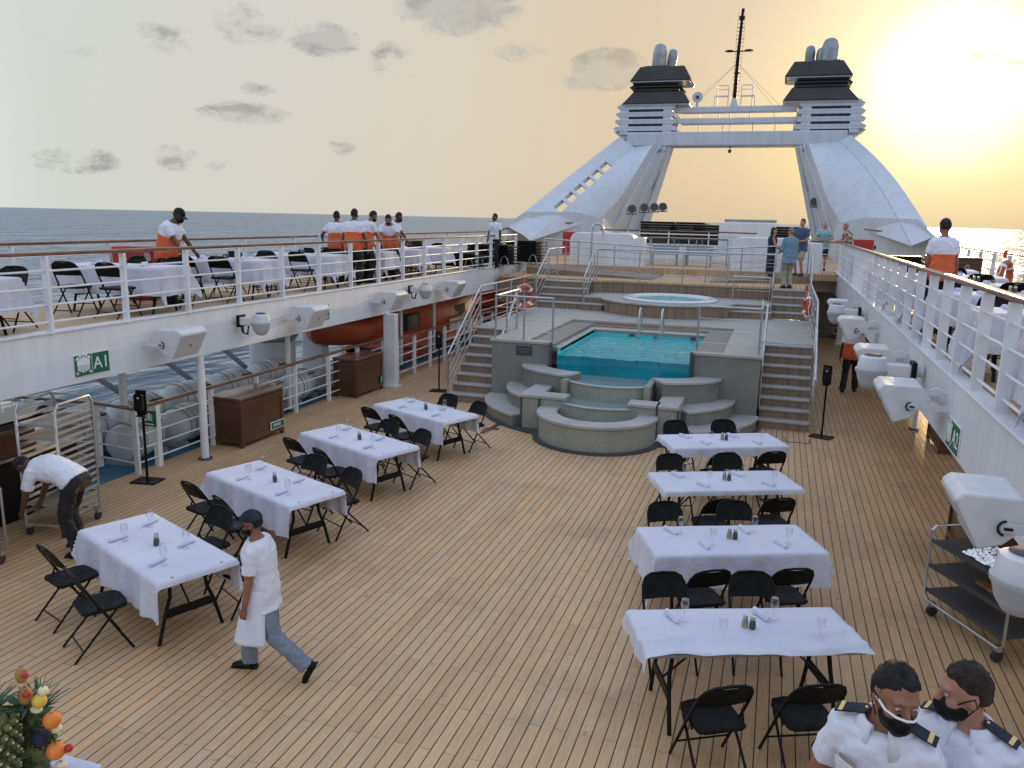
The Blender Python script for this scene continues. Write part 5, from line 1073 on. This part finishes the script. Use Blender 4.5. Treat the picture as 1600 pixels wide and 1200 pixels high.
fruit('lemon', 'round yellow lemon on the edge of the fruit display', 'lemon', (-3.115, 2.6, 1.895), .033, 'yellow'); fruit('lemon', 'pale small lemon behind the yellow one', 'lemon', (-3.11, 2.62, 1.935), .024, 'cream'); fruit('flower_bud', 'cream carved fruit bud under the yellow lemon', 'carved fruit', (-3.14, 2.6, 1.845), .022, 'cream', sq=(1.4, 1, .7))
fruit('orange', 'upper orange at the right edge of the fruit display', 'orange', (-3.05, 2.6, 1.81), .040, 'ofruit'); fruit('orange', 'lower orange above the buffet table edge', 'orange', (-3.045, 2.6, 1.65), .042, 'ofruit'); fruit('carved_melon', 'cream carved fruit below the upper orange', 'carved fruit', (-3.05, 2.62, 1.755), .024, 'cream'); fruit('plum', 'dark plum between the two oranges', 'plum', (-3.13, 2.6, 1.70), .042, 'navy'); fruit('cherry', 'small red fruit behind the lower orange', 'cherry', (-3.0, 2.63, 1.655), .02, 'redfruit'); fruit('lime_slice', 'pale yellow fruit piece at the foot of the display', 'fruit piece', (-3.02, 2.6, 1.585), .022, 'cream', sq=(1.3, 1, .8))
t = thing('garnish_foliage', 'dark leafy garnish filling the gaps of the fruit display', 'foliage', (-3.25, 2.62, 1.43)); MB().cyl((0, 0.03, 0), (.03, 0.03, .46), .07, .03, n=14).build('core', 'pine', t); m = MB(); rs = random.Random(3)
for i in range(150):
    z = rs.uniform(0, .40); a = rs.uniform(0, 6.28); u = Vector((math.cos(a), math.sin(a), rs.uniform(-.1, .7))).normalized(); b_ = Vector((0, .03, z))+u*rs.uniform(.02, .075); sd_ = u.orthogonal().normalized()*.010; m.add([b_-sd_, b_+u*.035-sd_*1.3, b_+u*.085, b_+u*.035+sd_*1.3, b_+sd_], [(0, 1, 2, 3, 4)])
m.build('leaves', 'leaf', t)
# ------------------------------------------------------------------ small deck fittings
t = thing('deck_hatch', 'small rectangular flush hatch in the planks near the foot of the right stairs', 'hatch', (.62, 16.42, .004))
MB().box((0, 0, .002), (.46, .32, .004)).build('frame', 'darkgrey', t); MB().box((0, 0, .006), (.42, .28, .004)).build('lid', 'deck', t); MB().box((0, .0, .010), (.16, .03, .004)).build('recessed_grip', 'alu', t)
o = MB().prism([(-.10, -.42), (-.02, -.45), (.03, -.10), (.16, -.06), (.15, .06), (.05, .05), (.07, .36), (-.03, .38), (-.05, .04), (-.14, .0)], .004, .009).build('rubber_patch', 'brown'); o.location = (-5.22, 15.0, 0); tag(o, 'reddish brown cross-shaped patch lying on the planks near the lower pool steps', 'patch')
# ------------------------------------------------------------------ people
wr = bpy.data.textures.new('folds', 'CLOUDS'); wr.noise_scale = .07; wr.noise_depth = 2
def soften(o, vox, it=4, disp=0, dec=0):
    r = o.modifiers.new('remesh', 'REMESH'); r.mode = 'VOXEL'; r.voxel_size = vox; r.use_smooth_shade = True
    s = o.modifiers.new('smooth', 'SMOOTH'); s.iterations = it; s.factor = .5
    if disp:
        d = o.modifiers.new('folds', 'DISPLACE'); d.texture = wr; d.strength = disp; d.mid_level = .5; d.texture_coords = 'GLOBAL'
    return o
def bake(o):
    dg = bpy.context.evaluated_depsgraph_get(); dg.update(); me = bpy.data.meshes.new_from_object(o.evaluated_get(dg)); old = o.data; o.modifiers.clear(); o.data = me
    for p in me.polygons: p.use_smooth = True
    return o
def ik(a, b, l1, l2, pole):
    a, b, pole = Vector(a), Vector(b), Vector(pole); d = b-a; L_ = min(d.length, (l1+l2)*.999); u = d.normalized(); x = (l1*l1-l2*l2+L_*L_)/(2*L_); h = math.sqrt(max(0, l1*l1-x*x)); p = (pole-u*pole.dot(u)).normalized(); return a+u*x+p*h, a+u*L_
def cap_(mb, a, b, r0, r1, n=14):
    a, b = Vector(a), Vector(b); mb.cyl(a, b, r0, r1, n); mb.ell(a, (r0,)*3, 12, 8); mb.ell(b, (r1,)*3, 12, 8)
BAKE = []
def person(label, loc, rz, h=1.75, lean=(0, 0), hipz=None, twist=0, feet=None, hands=None, elbow=None, head=(0, 0), curl=.9, skin='skin', hair='hair', hairlen=0, cap=None, mask=None, vox=.016,
           top='whitecloth', panel=None, sleeve=.62, bottom='trouser', shoes='black', wide=1.06, skirt=False, shorts=False, apron=False, officer=0, untuck=0, group=None, footpitch=(0, 0), headroll=0, bald=False):
    t = thing('person', label, 'person', loc, rz, group); k = h/1.725
    hz = (hipz if hipz is not None else .93)*k
    def pt(v): return Vector(v)*k
    def spine(s):       # point and frame at distance s above the hips
        n_ = 12; p = Vector((0, 0, hz)); 
        for i in range(n_):
            a = lean[0]+(lean[1]-lean[0])*min(1, max(0, (s*(i+.5)/n_)/.5)); p = p + Vector((0, math.sin(a), math.cos(a)))*(s*k/n_)
        a = lean[0]+(lean[1]-lean[0])*min(1, max(0, s/.5)); tw = twist*min(1, max(0, s/.5)); X = Vector((math.cos(tw), math.sin(tw), 0)); Tn = Vector((0, math.sin(a), math.cos(a))); Y = Tn.cross(X).normalized(); X = Y.cross(Tn).normalized(); return p, X, Y, Tn
    def torso(mb, g=0, lo=-.12, hi=.56, wmul=1.0):
        prof = [(-.12, .150, .112), (-.02, .172, .128), (.08, .165, .124), (.17, .153, .120), (.28, .158, .128), (.38, .170, .134), (.455, .168, .115), (.495, .148, .095), (.525, .105, .078), (.56, .064, .064)]
        secs = []
        for s, rx, ry in prof:
            if s < lo-.001 or s > hi+.001: continue
            p, X, Y, Tn = spine(s); secs.append((p, (rx*wide*wmul+g)*k, (ry*wide+g)*k, X, Y))
        mb.loft(secs, 22)
    # joints
    feet = feet or ((-.10, 0, .08), (.10, .02, .08)); hips = [Vector((sx*.09*k, 0, hz-.03*k)) for sx in (-1, 1)]
    legs = []
    for hp, f in zip(hips, feet):
        kn, an = ik(hp, pt(f), .44*k, .42*k, (0, 1, .1)); legs.append((hp, kn, an))
    ps, Xs, Ys, Ts = spine(.47); shoulders = [ps + Xs*(sx*.158*wide*k) - Ts*.02*k for sx in (-1, 1)]
    hands = hands or ((-.25, .06, .80), (.25, .06, .80)); elbow = elbow or ((-.3, -1, -.2), (.3, -1, -.2)); arms = []
    for sh, hd, pl_ in zip(shoulders, hands, elbow):
        e, w_ = ik(sh, pt(hd), .29*k, .255*k, pl_); arms.append((sh, e, w_))
    pn, Xn, Yn, Tn = spine(.535)
    qh = Quaternion((0, 0, 1), head[0]) @ Quaternion((1, 0, 0), -head[1]) @ Quaternion((0, 1, 0), headroll)
    nk = pn + (Tn+Vector((0, 0, .6))).normalized()*.036*k; hc = nk + (qh @ Vector((0, .02, .105)))*k
    def H(v): return hc + qh @ (Vector(v)*k)
    b = MB(); torso(b, -.014); b.tube([pn-Tn*.06*k, nk, hc-(qh @ Vector((0, .01, .05)))*k], [.058*k, .052*k, .056*k], 14)
    b.ell(H((0, -.010, .018)), (.074*k, .093*k, .104*k), 20, 14, qh); b.ell(H((0, .026, -.052)), (.055*k, .062*k, .070*k), 16, 12, qh); b.ell(H((0, .062, -.092)), (.026*k, .024*k, .024*k), 10, 8, qh)
    b.ell(H((0, .074, .034)), (.056*k, .018*k, .013*k), 12, 8, qh)
    b.tube([H((0, .082, .022)), H((0, .102, -.010)), H((0, .108, -.026))], [.009*k, .013*k, .015*k], 8); b.ell(H((0, .100, -.028)), (.020*k, .012*k, .010*k), 8, 6, qh)
    for sx in (-1, 1): b.ell(H((sx*.038, .055, -.028)), (.028*k, .030*k, .026*k), 10, 8, qh); b.ell(H((sx*.077, -.008, -.008)), (.010*k, .020*k, .033*k), 10, 8, qh)
    b.ell(H((0, .088, -.058)), (.024*k, .010*k, .006*k), 10, 6, qh); b.ell(H((0, .085, -.069)), (.021*k, .011*k, .007*k), 10, 6, qh)
    for (sh, e, w_) in arms: cap_(b, sh, e, .046*k, .041*k); cap_(b, e, w_, .044*k, .029*k)
    for (hp, kn, an) in legs: cap_(b, hp, kn, .075*k, .052*k); cap_(b, kn, an, .053*k, .036*k)
    for i, (sh, e, w_) in enumerate(arms):
        sx = -1 if i == 0 else 1; d = (w_-e).normalized(); side = d.cross(Vector((0, 0, 1))); side = side.normalized() if side.length > .1 else Vector((1, 0, 0)); pnm = Vector((-sx, 0, 0)); pnm = (pnm-d*pnm.dot(d)); pnm = pnm.normalized() if pnm.length > .2 else side; fw = pnm.cross(d).normalized()*(-sx if False else 1)
        if fw.y < 0: fw = -fw
        b.ell(w_+d*.045*k, (.042*k, .018*k, .048*k), 12, 8, Matrix((fw, pnm, d)).transposed().to_quaternion() if fw.cross(pnm).dot(d) > 0 else Matrix((-fw, pnm, d)).transposed().to_quaternion())
        for j, (o_, ln) in enumerate(((-.028, .062), (-.009, .070), (.010, .074), (.029, .066))):
            p0 = w_+(d*.080+fw*o_)*k; a1, a2 = curl*(.45+.08*j), curl*1.25; p1 = p0+(d*math.cos(a1)+pnm*math.sin(a1))*ln*.45*k; p2 = p1+(d*math.cos(a2)+pnm*math.sin(a2))*ln*.33*k; p3 = p2+(d*math.cos(a2*1.45)+pnm*math.sin(a2*1.45))*ln*.25*k
            b.tube([p0-d*.01*k, p1, p2, p3], [.0095*k, .009*k, .0082*k, .006*k], 8)
        b.tube([w_+(d*.018+fw*.024)*k, w_+(d*.045+fw*.045+pnm*.012)*k, w_+(d*.072+fw*.046+pnm*.028)*k], [.012*k, .011*k, .008*k], 8)
    BAKE.append(soften(b.build('body', skin, t), vox, 3))
    # eyes
    for sx in (-1, 1):
        e_ = MB().ell(H((sx*.031, .0775, .010)), (.0115*k, .009*k, .0055*k), 12, 8, qh).build('eye', 'eye', t, smooth=True); MB().ell(H((sx*.031, .0850, .009)), (.0045*k, .003*k, .0045*k), 10, 6, qh).build('iris', 'hair', e_, smooth=True)
        if vox < .012: MB().tube([H((sx*.016, .085, .030)), H((sx*.030, .081, .034)), H((sx*.044, .068, .030))], [.004*k, .005*k, .002*k], 6).build('eyebrow', hair, t, smooth=True)
    # hair
    if not bald:
        def hf(u):
            cl = lambda x: max(0.0, min(1.0, x)); fr = cl((u.y+.30)/.25)
            line = .10+.42*cl((u.y-.1)/.7)+.05*math.sin(u.x*9); d1 = cl((u.z-line)/.14+.5); d2 = cl((u.z+.62)/.15) if not hairlen else 1.0
            return .865+.155*(d1*fr+d2*(1-fr))+.012*math.sin(u.x*37+u.z*19)*math.sin(u.y*31)
        m = MB().ell(H((0, -.014, .022)), (.081*k, .094*k, .112*k), 40, 28, qh, fn=hf)
        if hairlen: m.ell(H((0, -.055, -.05-hairlen*.3)), (.085*k, .055*k, (.09+hairlen*.5)*k), 16, 12, qh)
        hm = m.build('hair', hair, t, smooth=True)
        if vox < .012:
            dm = hm.modifiers.new('tufts', 'DISPLACE'); tx = bpy.data.textures.get('tufts') or bpy.data.textures.new('tufts', 'CLOUDS'); tx.noise_scale = .018; dm.texture = tx; dm.strength = .022; dm.texture_coords = 'LOCAL'
    if cap:
        c_ = MB().ell(H((0, -.008, .045)), (.089*k, .106*k, .092*k), 28, 18, qh, fn=lambda u: 1 if u.z > -.12 else .8).build('cap', cap, t, smooth='auto')
        m = MB(); vs = []
        for r_ in (0, 1):
            for i in range(9):
                a = R(-62+124*i/8); rr_ = (.085, .155)[r_]; vs.append(H((math.sin(a)*rr_*(.9 if r_ else .95), math.cos(a)*rr_+.012, .040-.022*r_-.02*abs(math.sin(a))**2)))
        m.add(vs+[v+qh @ Vector((0, 0, -.006)) for v in vs], [(i, i+1, 10+i, 9+i) for i in range(8)]+[(18+i, 27+i, 28+i, 19+i) for i in range(8)]+[(9+i, 10+i, 28+i, 27+i) for i in range(8)]); m.build('brim', cap, c_, smooth='auto'); MB().ell(H((0, -.008, .14)), (.008, .008, .005), 8, 6).build('button', cap, c_)
    if mask:
        m = MB(); m.ell(H((0, .036, -.056)), (.063*k, .066*k, .066*k), 20, 14, qh); m.ell(H((0, .066, -.092)), (.034*k, .033*k, .032*k), 12, 10, qh); m.ell(H((0, .094, -.044)), (.020*k, .030*k, .026*k), 12, 10, qh); m.ell(H((0, .078, -.066)), (.040*k, .040*k, .040*k), 14, 10, qh)
        for sx in (-1, 1): m.ell(H((sx*.036, .054, -.052)), (.032*k, .036*k, .026*k), 12, 10, qh)
        m_ = soften(m.build('face_mask', mask, t), .006 if vox < .012 else .012, 3); BAKE.append(m_)
        for sx in (-1, 1): MB().tube([H((sx*.060, .045, -.02)), H((sx*.078, .02, .002)), H((sx*.086, -.012, .018)), H((sx*.082, -.022, -.02)), H((sx*.068, .02, -.075))], .003*k, 6).build('ear_loop', mask, m_)
        if officer == 1:
            MB().tube([H((-.080, .005, .004)), H((-.066, .060, -.012)), H((-.040, .096, -.014)), H((-.014, .120, -.008)), H((.014, .120, -.008)), H((.040, .096, -.014)), H((.066, .060, -.012)), H((.080, .005, .004))], .0048*k, 6).build('white_trim', 'signwhite', m_)
    # clothing
    cv = max(vox, .011)
    m = MB(); torso(m, .013, -.12 if untuck or panel else -.04, .526)
    if untuck:
        p, X, Y, Tn_ = spine(-.12); p2, *_ = spine(-.12-untuck); q1, q2 = spine(-.05), None; m.loft([(q1[0], .178*wide*k, .130*wide*k, X, Y), (p, .185*wide*k, .138*wide*k, X, Y), (p-Tn_*untuck*k, .20*wide*k, .15*wide*k, X, Y)], 22)
    if sleeve > 0:
        for (sh, e, w_) in arms:
            if sleeve <= 1: m.tube([sh+(ps-sh)*.25, sh, sh.lerp(e, sleeve*.5), sh.lerp(e, sleeve)], [.078*k, .070*k, .067*k, .070*k], 16)
            else: m.tube([sh+(ps-sh)*.25, sh, e, e.lerp(w_, sleeve-1)], [.074*k, .064*k, .053*k, .046*k], 16)
    BAKE.append(soften(m.build('shirt' if not skirt else 'dress_top', top, t), cv, 3, .032))
    if panel: m = MB(); torso(m, .021, -.12, .29); BAKE.append(soften(m.build('orange_panel', panel, t), cv, 3, .024))
    m = MB(); gap = 0
    if skirt:
        p, X, Y, Tn_ = spine(0); m.loft([(p+Vector((0, 0, .12))*k, .155*k, .12*k, X, Y), (p, .185*k, .14*k, X, Y), (p-Vector((0, 0, .45))*k, .19*k, .15*k, X, Y), (p-Vector((0, 0, .80))*k, .20*k, .16*k, X, Y)], 22)
    else:
        torso(m, .003, -.12, .05)
        for (hp, kn, an) in legs:
            if shorts: m.tube([hp, hp.lerp(kn, .5), hp.lerp(kn, .95)], [.100*k, .095*k, .095*k], 16)
            else: m.tube([hp+Vector((0, 0, .02)), hp.lerp(kn, .5), kn, kn.lerp(an, .5), an-Vector((0, 0, .01))], [.090*k, .093*k, .080*k, .077*k, .078*k], 16)
    BAKE.append(soften(m.build('skirt' if skirt else ('shorts' if shorts else 'trousers'), bottom, t), cv, 3, .036))
    for i, (hp, kn, an) in enumerate(legs):
        d = Vector((0, math.cos(footpitch[i]), -math.sin(footpitch[i]))); up_ = Vector((0, math.sin(footpitch[i]), math.cos(footpitch[i]))); q = Quaternion((1, 0, 0), -footpitch[i])
        m = MB(); m.ell(an-up_*.035*k-d*.02*k, (.043*k, .055*k, .045*k), 14, 10, q); m.ell(an-up_*.045*k+d*.09*k, (.048*k, .095*k, .032*k), 14, 10, q); m.ell(an-up_*.052*k+d*.145*k, (.045*k, .05*k, .025*k), 14, 10, q); m.box(an-up_*.070*k+d*.06*k, (.085*k, .27*k, .02*k), rx=-footpitch[i])
        BAKE.append(soften(m.build('shoe', shoes, t), max(.008, vox*.6), 2))
    if apron:
        m = MB(); nu, nv = 22, 24
        for j in range(nv+1):
            q = j/nv; p, X, Y, Tn_ = spine(.06)
            for i in range(nu+1):
                a = R(-125+250*i/nu); rr_ = .200+.04*q; x = math.sin(a)*rr_; y = math.cos(a)*(rr_*.78)+.02+.10*q*max(0, math.cos(a))+.012*math.sin(i*1.1+q*2)*q; m.v.append(Vector((x*k, y*k, p.z-(.62*q)*k*(1-.12*abs(math.sin(a))))))
        m.f = [(j*(nu+1)+i, j*(nu+1)+i+1, (j+1)*(nu+1)+i+1, (j+1)*(nu+1)+i) for j in range(nv) for i in range(nu)]; ap = m.build('apron', 'whitecloth', t, smooth=True); so_ = ap.modifiers.new('s', 'SOLIDIFY'); so_.thickness = .004
        MB().tube([Vector((.175*math.cos(R(a))*k, .125*math.sin(R(a))*k, spine(.07)[0].z)) for a in range(0, 360, 20)], .012, 6, closed=True).build('apron_string', 'whitecloth', t)
        for (sh, e, w_) in arms: c1 = sh.lerp(e, .62); dd = (e-sh).normalized(); MB().tube([c1-dd*.045, c1+dd*.03], [.073*k, .070*k], 16).build('rolled_cuff', 'whitecloth', t, smooth='auto')
    if officer:
        fm = lambda s: spine(s)
        p, X, Y, Tn_ = spine(.46)
        for sx in (-1, 1):
            c = p + X*sx*.118*k + Tn_*.086*k; ang_ = -sx*R(24); u = (X*math.cos(R(20))*sx - Tn_*math.sin(R(20))).normalized(); nrm_ = u.cross(Y)*(1 if u.cross(Y).dot(Tn_) > 0 else -1); nrm_.normalize()
            def board(mb, a0, a1, w_, z0, th): 
                A = c+u*a0*k+nrm_*z0; B_ = c+u*a1*k+nrm_*z0; mb.slab([A-Y*w_*k, B_-Y*w_*k, B_+Y*w_*k, A+Y*w_*k], nrm_*th)
            m = MB(); board(m, -.055, .07, .028, .0, .008); m.slab([c+u*-.055*k-Y*.028*k, c+u*-.072*k, c+u*-.055*k+Y*.028*k], nrm_*.008)
            ep = m.build('epaulette', 'navy', t, bevel=.002); g_ = MB(); board(g_, .035, .052, .0285, .0085, .002); g_.build('gold_stripe', 'gold', ep); MB().cyl(c+u*-.055*k+nrm_*.008, c+u*-.055*k+nrm_*.013, .006, n=10).build('button', 'gold', ep)
            # collar wing
            pc, Xc, Yc, Tc = spine(.520); col = MB(); nn_ = 14
            for ii in range(nn_+1):
                a = R(20+160*ii/nn_)*sx; fr = max(0, 1-ii/5); r0 = Xc*math.sin(a)+Yc*math.cos(a)*.92
                for rr_, zz_ in ((.080, -.01), (.072, .034), (.078, .042), (.090, .036), (.122+.012*fr, -.012-.055*fr)): col.v.append(pc+r0*rr_*k+Tc*zz_*k)
            col.f = [(5*ii+q, 5*ii+q+1, 5*ii+q+6, 5*ii+q+5) for ii in range(nn_) for q in range(4)]
            co = col.build('collar', 'whitecloth', t, smooth=True); sm = co.modifiers.new('s', 'SOLIDIFY'); sm.thickness = .004
            # pocket with flap
            p1, X1, Y1, T1 = spine(.335); o1 = p1+X1*sx*.088*k+Y1*(.134*wide+.013)*k
            nn = (Y1+X1*sx*.45).normalized(); xx = (X1-nn*X1.dot(nn)).normalized()
            pk = MB().slab([o1-xx*.058*k-T1*.075*k, o1+xx*.058*k-T1*.075*k, o1+xx*.058*k+T1*.05*k, o1-xx*.058*k+T1*.05*k], nn*.008).build('pocket', 'whitecloth', t, bevel=.003)
            MB().slab([o1-xx*.061*k+T1*.055*k+nn*.008, o1+xx*.061*k+T1*.055*k+nn*.008, o1+xx*.061*k+T1*.020*k+nn*.008, o1+T1*.005*k+nn*.008, o1-xx*.061*k+T1*.020*k+nn*.008], nn*.005).build('pocket_flap', 'whitecloth', pk, bevel=.002)
            if sx == (-1 if officer == 1 else 1): MB().cyl(o1-xx*.05*sx*-1*k+T1*.06*k+nn*.014, o1-xx*.05*sx*-1*k-T1*.0*k+nn*.016, .005, n=8).build('pen', 'black', pk)
            if sx == 1 and officer == 1:
                bd = MB().slab([o1-xx*.04*k+T1*.065*k+nn*.01, o1+xx*.04*k+T1*.065*k+nn*.01, o1+xx*.04*k+T1*.09*k+nn*.01, o1-xx*.04*k+T1*.09*k+nn*.01], nn*.003).build('name_badge', 'alu', t)
        for s in (.15, .24, .33, .42, .49):
            p1, X1, Y1, T1 = spine(s); MB().cyl(p1+Y1*(.145*wide)*k, p1+Y1*(.155*wide)*k, .006, n=10).build('button', 'spk', t)
    t['_k'] = k; del t['_k']
    return t
dE = R
# officers in the right foreground stand on a low platform
pf = thing('low_platform', 'dark platform under the two officers, below the picture edge', 'platform', (.75, 3.0, 0)); MB().box((0, 0, .41), (1.8, 1.4, .815)).build('base', 'wall', pf, bevel=.01)
person('officer in white shirt and white-trimmed black mask, left of the foreground pair', (.56, 3.22, .82), R(160), 1.72, lean=(R(4), R(12)), head=(R(40), R(10)), headroll=R(-4), skin='skin2', hair='hair', mask='black', vox=.009, sleeve=.70, officer=1, hands=((-.33, -.05, .85), (.33, -.02, .85)), group='two officers talking in the foreground', wide=.90)
person('officer with short brown hair and plain black mask, right of the foreground pair', (.89, 3.38, .82), R(150), 1.66, lean=(R(3), R(8)), head=(R(-52), R(8)), skin='skin', hair='hairb', mask='black', vox=.009, sleeve=.68, officer=2, hands=((-.34, 0, .85), (.34, 0, .85)), group='two officers talking in the foreground', wide=.97)
person('chef in white jacket, long white apron, checked trousers, dark cap and black mask walking left', (-4.17, 5.82, 0), R(104), 1.60, lean=(R(3), R(8)), head=(R(8), R(8)), skin='skin2', cap='navy', mask='black', vox=.0085, sleeve=.62, bottom='check', apron=True, hipz=.90, untuck=.06,
    feet=((-.10, -.44, .17), (.09, .20, .075)), footpitch=(R(62), 0), hands=((-.25, .10, .80), (.24, .04, .82)), elbow=((-.3, -1, -.2), (.25, -1, -.1)))
person('crew member in white shirt and black trousers bending far over beside the tray rack', (-7.88, 7.35, 0), R(100), 1.76, lean=(R(52), R(98)), head=(0, R(80)), skin='skin3', vox=.014, sleeve=.85, hipz=.92, wide=1.08, feet=((-.14, -.10, .08), (.16, .10, .08)), hands=((-.16, .62, .45), (.16, .62, .50)), elbow=((-.5, -.2, -.3), (.5, -.2, -.3)))
G1 = 'crew in white and orange shirts'
person('waiter in black cap and mask leaning over a table on the left side deck', (-10.3, 12.0, UZ), R(-72), 1.72, wide=1.3, lean=(R(8), R(26)), head=(0, R(30)), skin='skin3', cap='black', mask='black', panel='orangecloth', hands=((-.22, .45, .84), (.24, .40, .82)), group=G1)
person('waiter with broad orange back turned, in the left side deck group', (-9.36, 17.0, UZ), R(8), 1.76, lean=(R(3), R(8)), head=(R(-5), R(8)), skin='skin3', panel='orangecloth', hands=((-.30, .05, .80), (.32, .05, .80)), group=G1, wide=1.2)
person('waiter at the left of the group holding out a tray of folded linen', (-10.15, 17.6, UZ), R(12), 1.70, lean=(R(2), R(6)), head=(R(5), R(5)), skin='skin3', wide=1.15, panel='orangecloth', hands=((-.42, .22, 1.03), (-.05, .30, 1.0)), group=G1)
person('waiter with bowed head standing third in the left side deck group', (-9.55, 17.95, UZ), R(-35), 1.76, lean=(R(5), R(20)), head=(R(-10), R(28)), skin='skin2', mask='black', wide=1.15, panel='orangecloth', hands=((-.2, .35, .85), (.2, .35, .85)), group=G1)
person('waiter facing the camera and bending low over the table in the left side deck group', (-9.6, 19.35, UZ), R(200), 1.74, lean=(R(12), R(38)), head=(0, R(35)), skin='skin2', mask='black', wide=1.15, panel='orangecloth', hands=((-.28, .50, .82), (.25, .50, .82)), group=G1)
person('waiter at the right rear of the left side deck group, face hidden behind another', (-10.0, 20.3, UZ), R(-80), 1.74, lean=(R(5), R(20)), head=(0, R(22)), skin='skin3', mask='black', panel='orangecloth', hands=((-.2, .4, .9), (.2, .4, .9)), group=G1)
o = MB().box((0, 0, .01), (.42, .30, .02)).box((0, 0, .055), (.34, .24, .07)).build('linen_tray', 'linen', bevel=.02); o.location = (-10.52, 17.8, UZ+1.05); tag(o, 'tray of folded white linen held out by the leftmost waiter', 'tray')
person('officer in white short-sleeved shirt with dark epaulettes standing alone far left of the funnel', (-9.05, 26.0, UZ), R(170), 1.76, head=(R(-20), 0), skin='skin3', officer=2, vox=.018)
person('waiter in white and orange shirt seen alone on the right side deck against the sea', (2.36, 14.0, UZ), R(8), 1.76, lean=(R(2), R(4)), head=(R(5), R(4)), skin='skin2', panel='orangecloth', hands=((-.235, .05, .80), (.235, .05, .80)), group=G1, wide=.98)
person('crew member in white and orange shirt walking away under the right side deck', (1.93, 22.0, 0), R(-8), 1.78, lean=(R(3), R(6)), skin='skin3', panel='orangecloth', feet=((-.13, -.12, .08), (.13, .14, .08)), hands=((-.27, .1, .80), (.27, -.05, .80)), group=G1, wide=1.2)
G2 = 'passengers on the upper terrace'
person('woman with brown hair in a dark sleeveless top and long dark skirt, leftmost passenger', (-.27, 28.4, TZ+.13), R(-80), 1.63, skin='skin', hair='hairb', hairlen=.10, top='navy', sleeve=0, bottom='navy', skirt=True, hands=((-.18, .22, 1.02), (.20, .30, 1.0)), elbow=((-.4, -1, -.5), (.4, -1, -.5)), group=G2, vox=.018)
person('man in light blue shirt and khaki trousers standing at the top of the right steps', (.27, 25.85, TZ), R(25), 1.78, skin='skin', hair='hairg', top='denim', bottom='khaki', sleeve=1.7, untuck=.10, hands=((-.20, .26, 1.02), (.16, .26, 1.02)), elbow=((-.4, -1, -.5), (.4, -1, -.5)), group=G2, wide=1.1, vox=.018)
person('man in dark blue shirt with bag strap standing behind the blue-shirted man', (.62, 28.2, TZ+.25), R(150), 1.80, skin='skin', top='darkblue', bottom='khaki', shorts=True, untuck=.06, hands=((-.10, .26, 1.05), (.10, .28, 1.05)), elbow=((-.5, -1, -.5), (.5, -1, -.5)), group=G2, wide=1.1, vox=.018)
person('bald man in pale turquoise shirt leaning on the far rail of the right side deck', (1.45, 31.85, UZ), R(182), 1.78, lean=(R(6), R(16)), head=(R(10), R(5)), bald=True, skin='skin', top='cyan', bottom='navy', shorts=True, untuck=.08, hands=((-.12, .38, 1.08), (.12, .38, 1.08)), elbow=((-.8, -.6, -.3), (.8, -.6, -.3)), group=G2, wide=1.15, vox=.018)
person('grey-haired passenger in patterned brown shirt leaning on the right side deck rail', (2.28, 31.2, UZ), R(100), 1.72, lean=(R(8), R(24)), head=(R(25), R(8)), hair='hairg', skin='skin', top='floral', bottom='khaki', untuck=.08, hands=((-.1, .42, 1.08), (.15, .40, 1.06)), elbow=((-.7, -.5, -.3), (.7, -.5, -.3)), group=G2, wide=1.1, vox=.018)
for o in BAKE: bake(o)
for p in list(bpy.data.objects):      # prototypes that nothing used
    pass
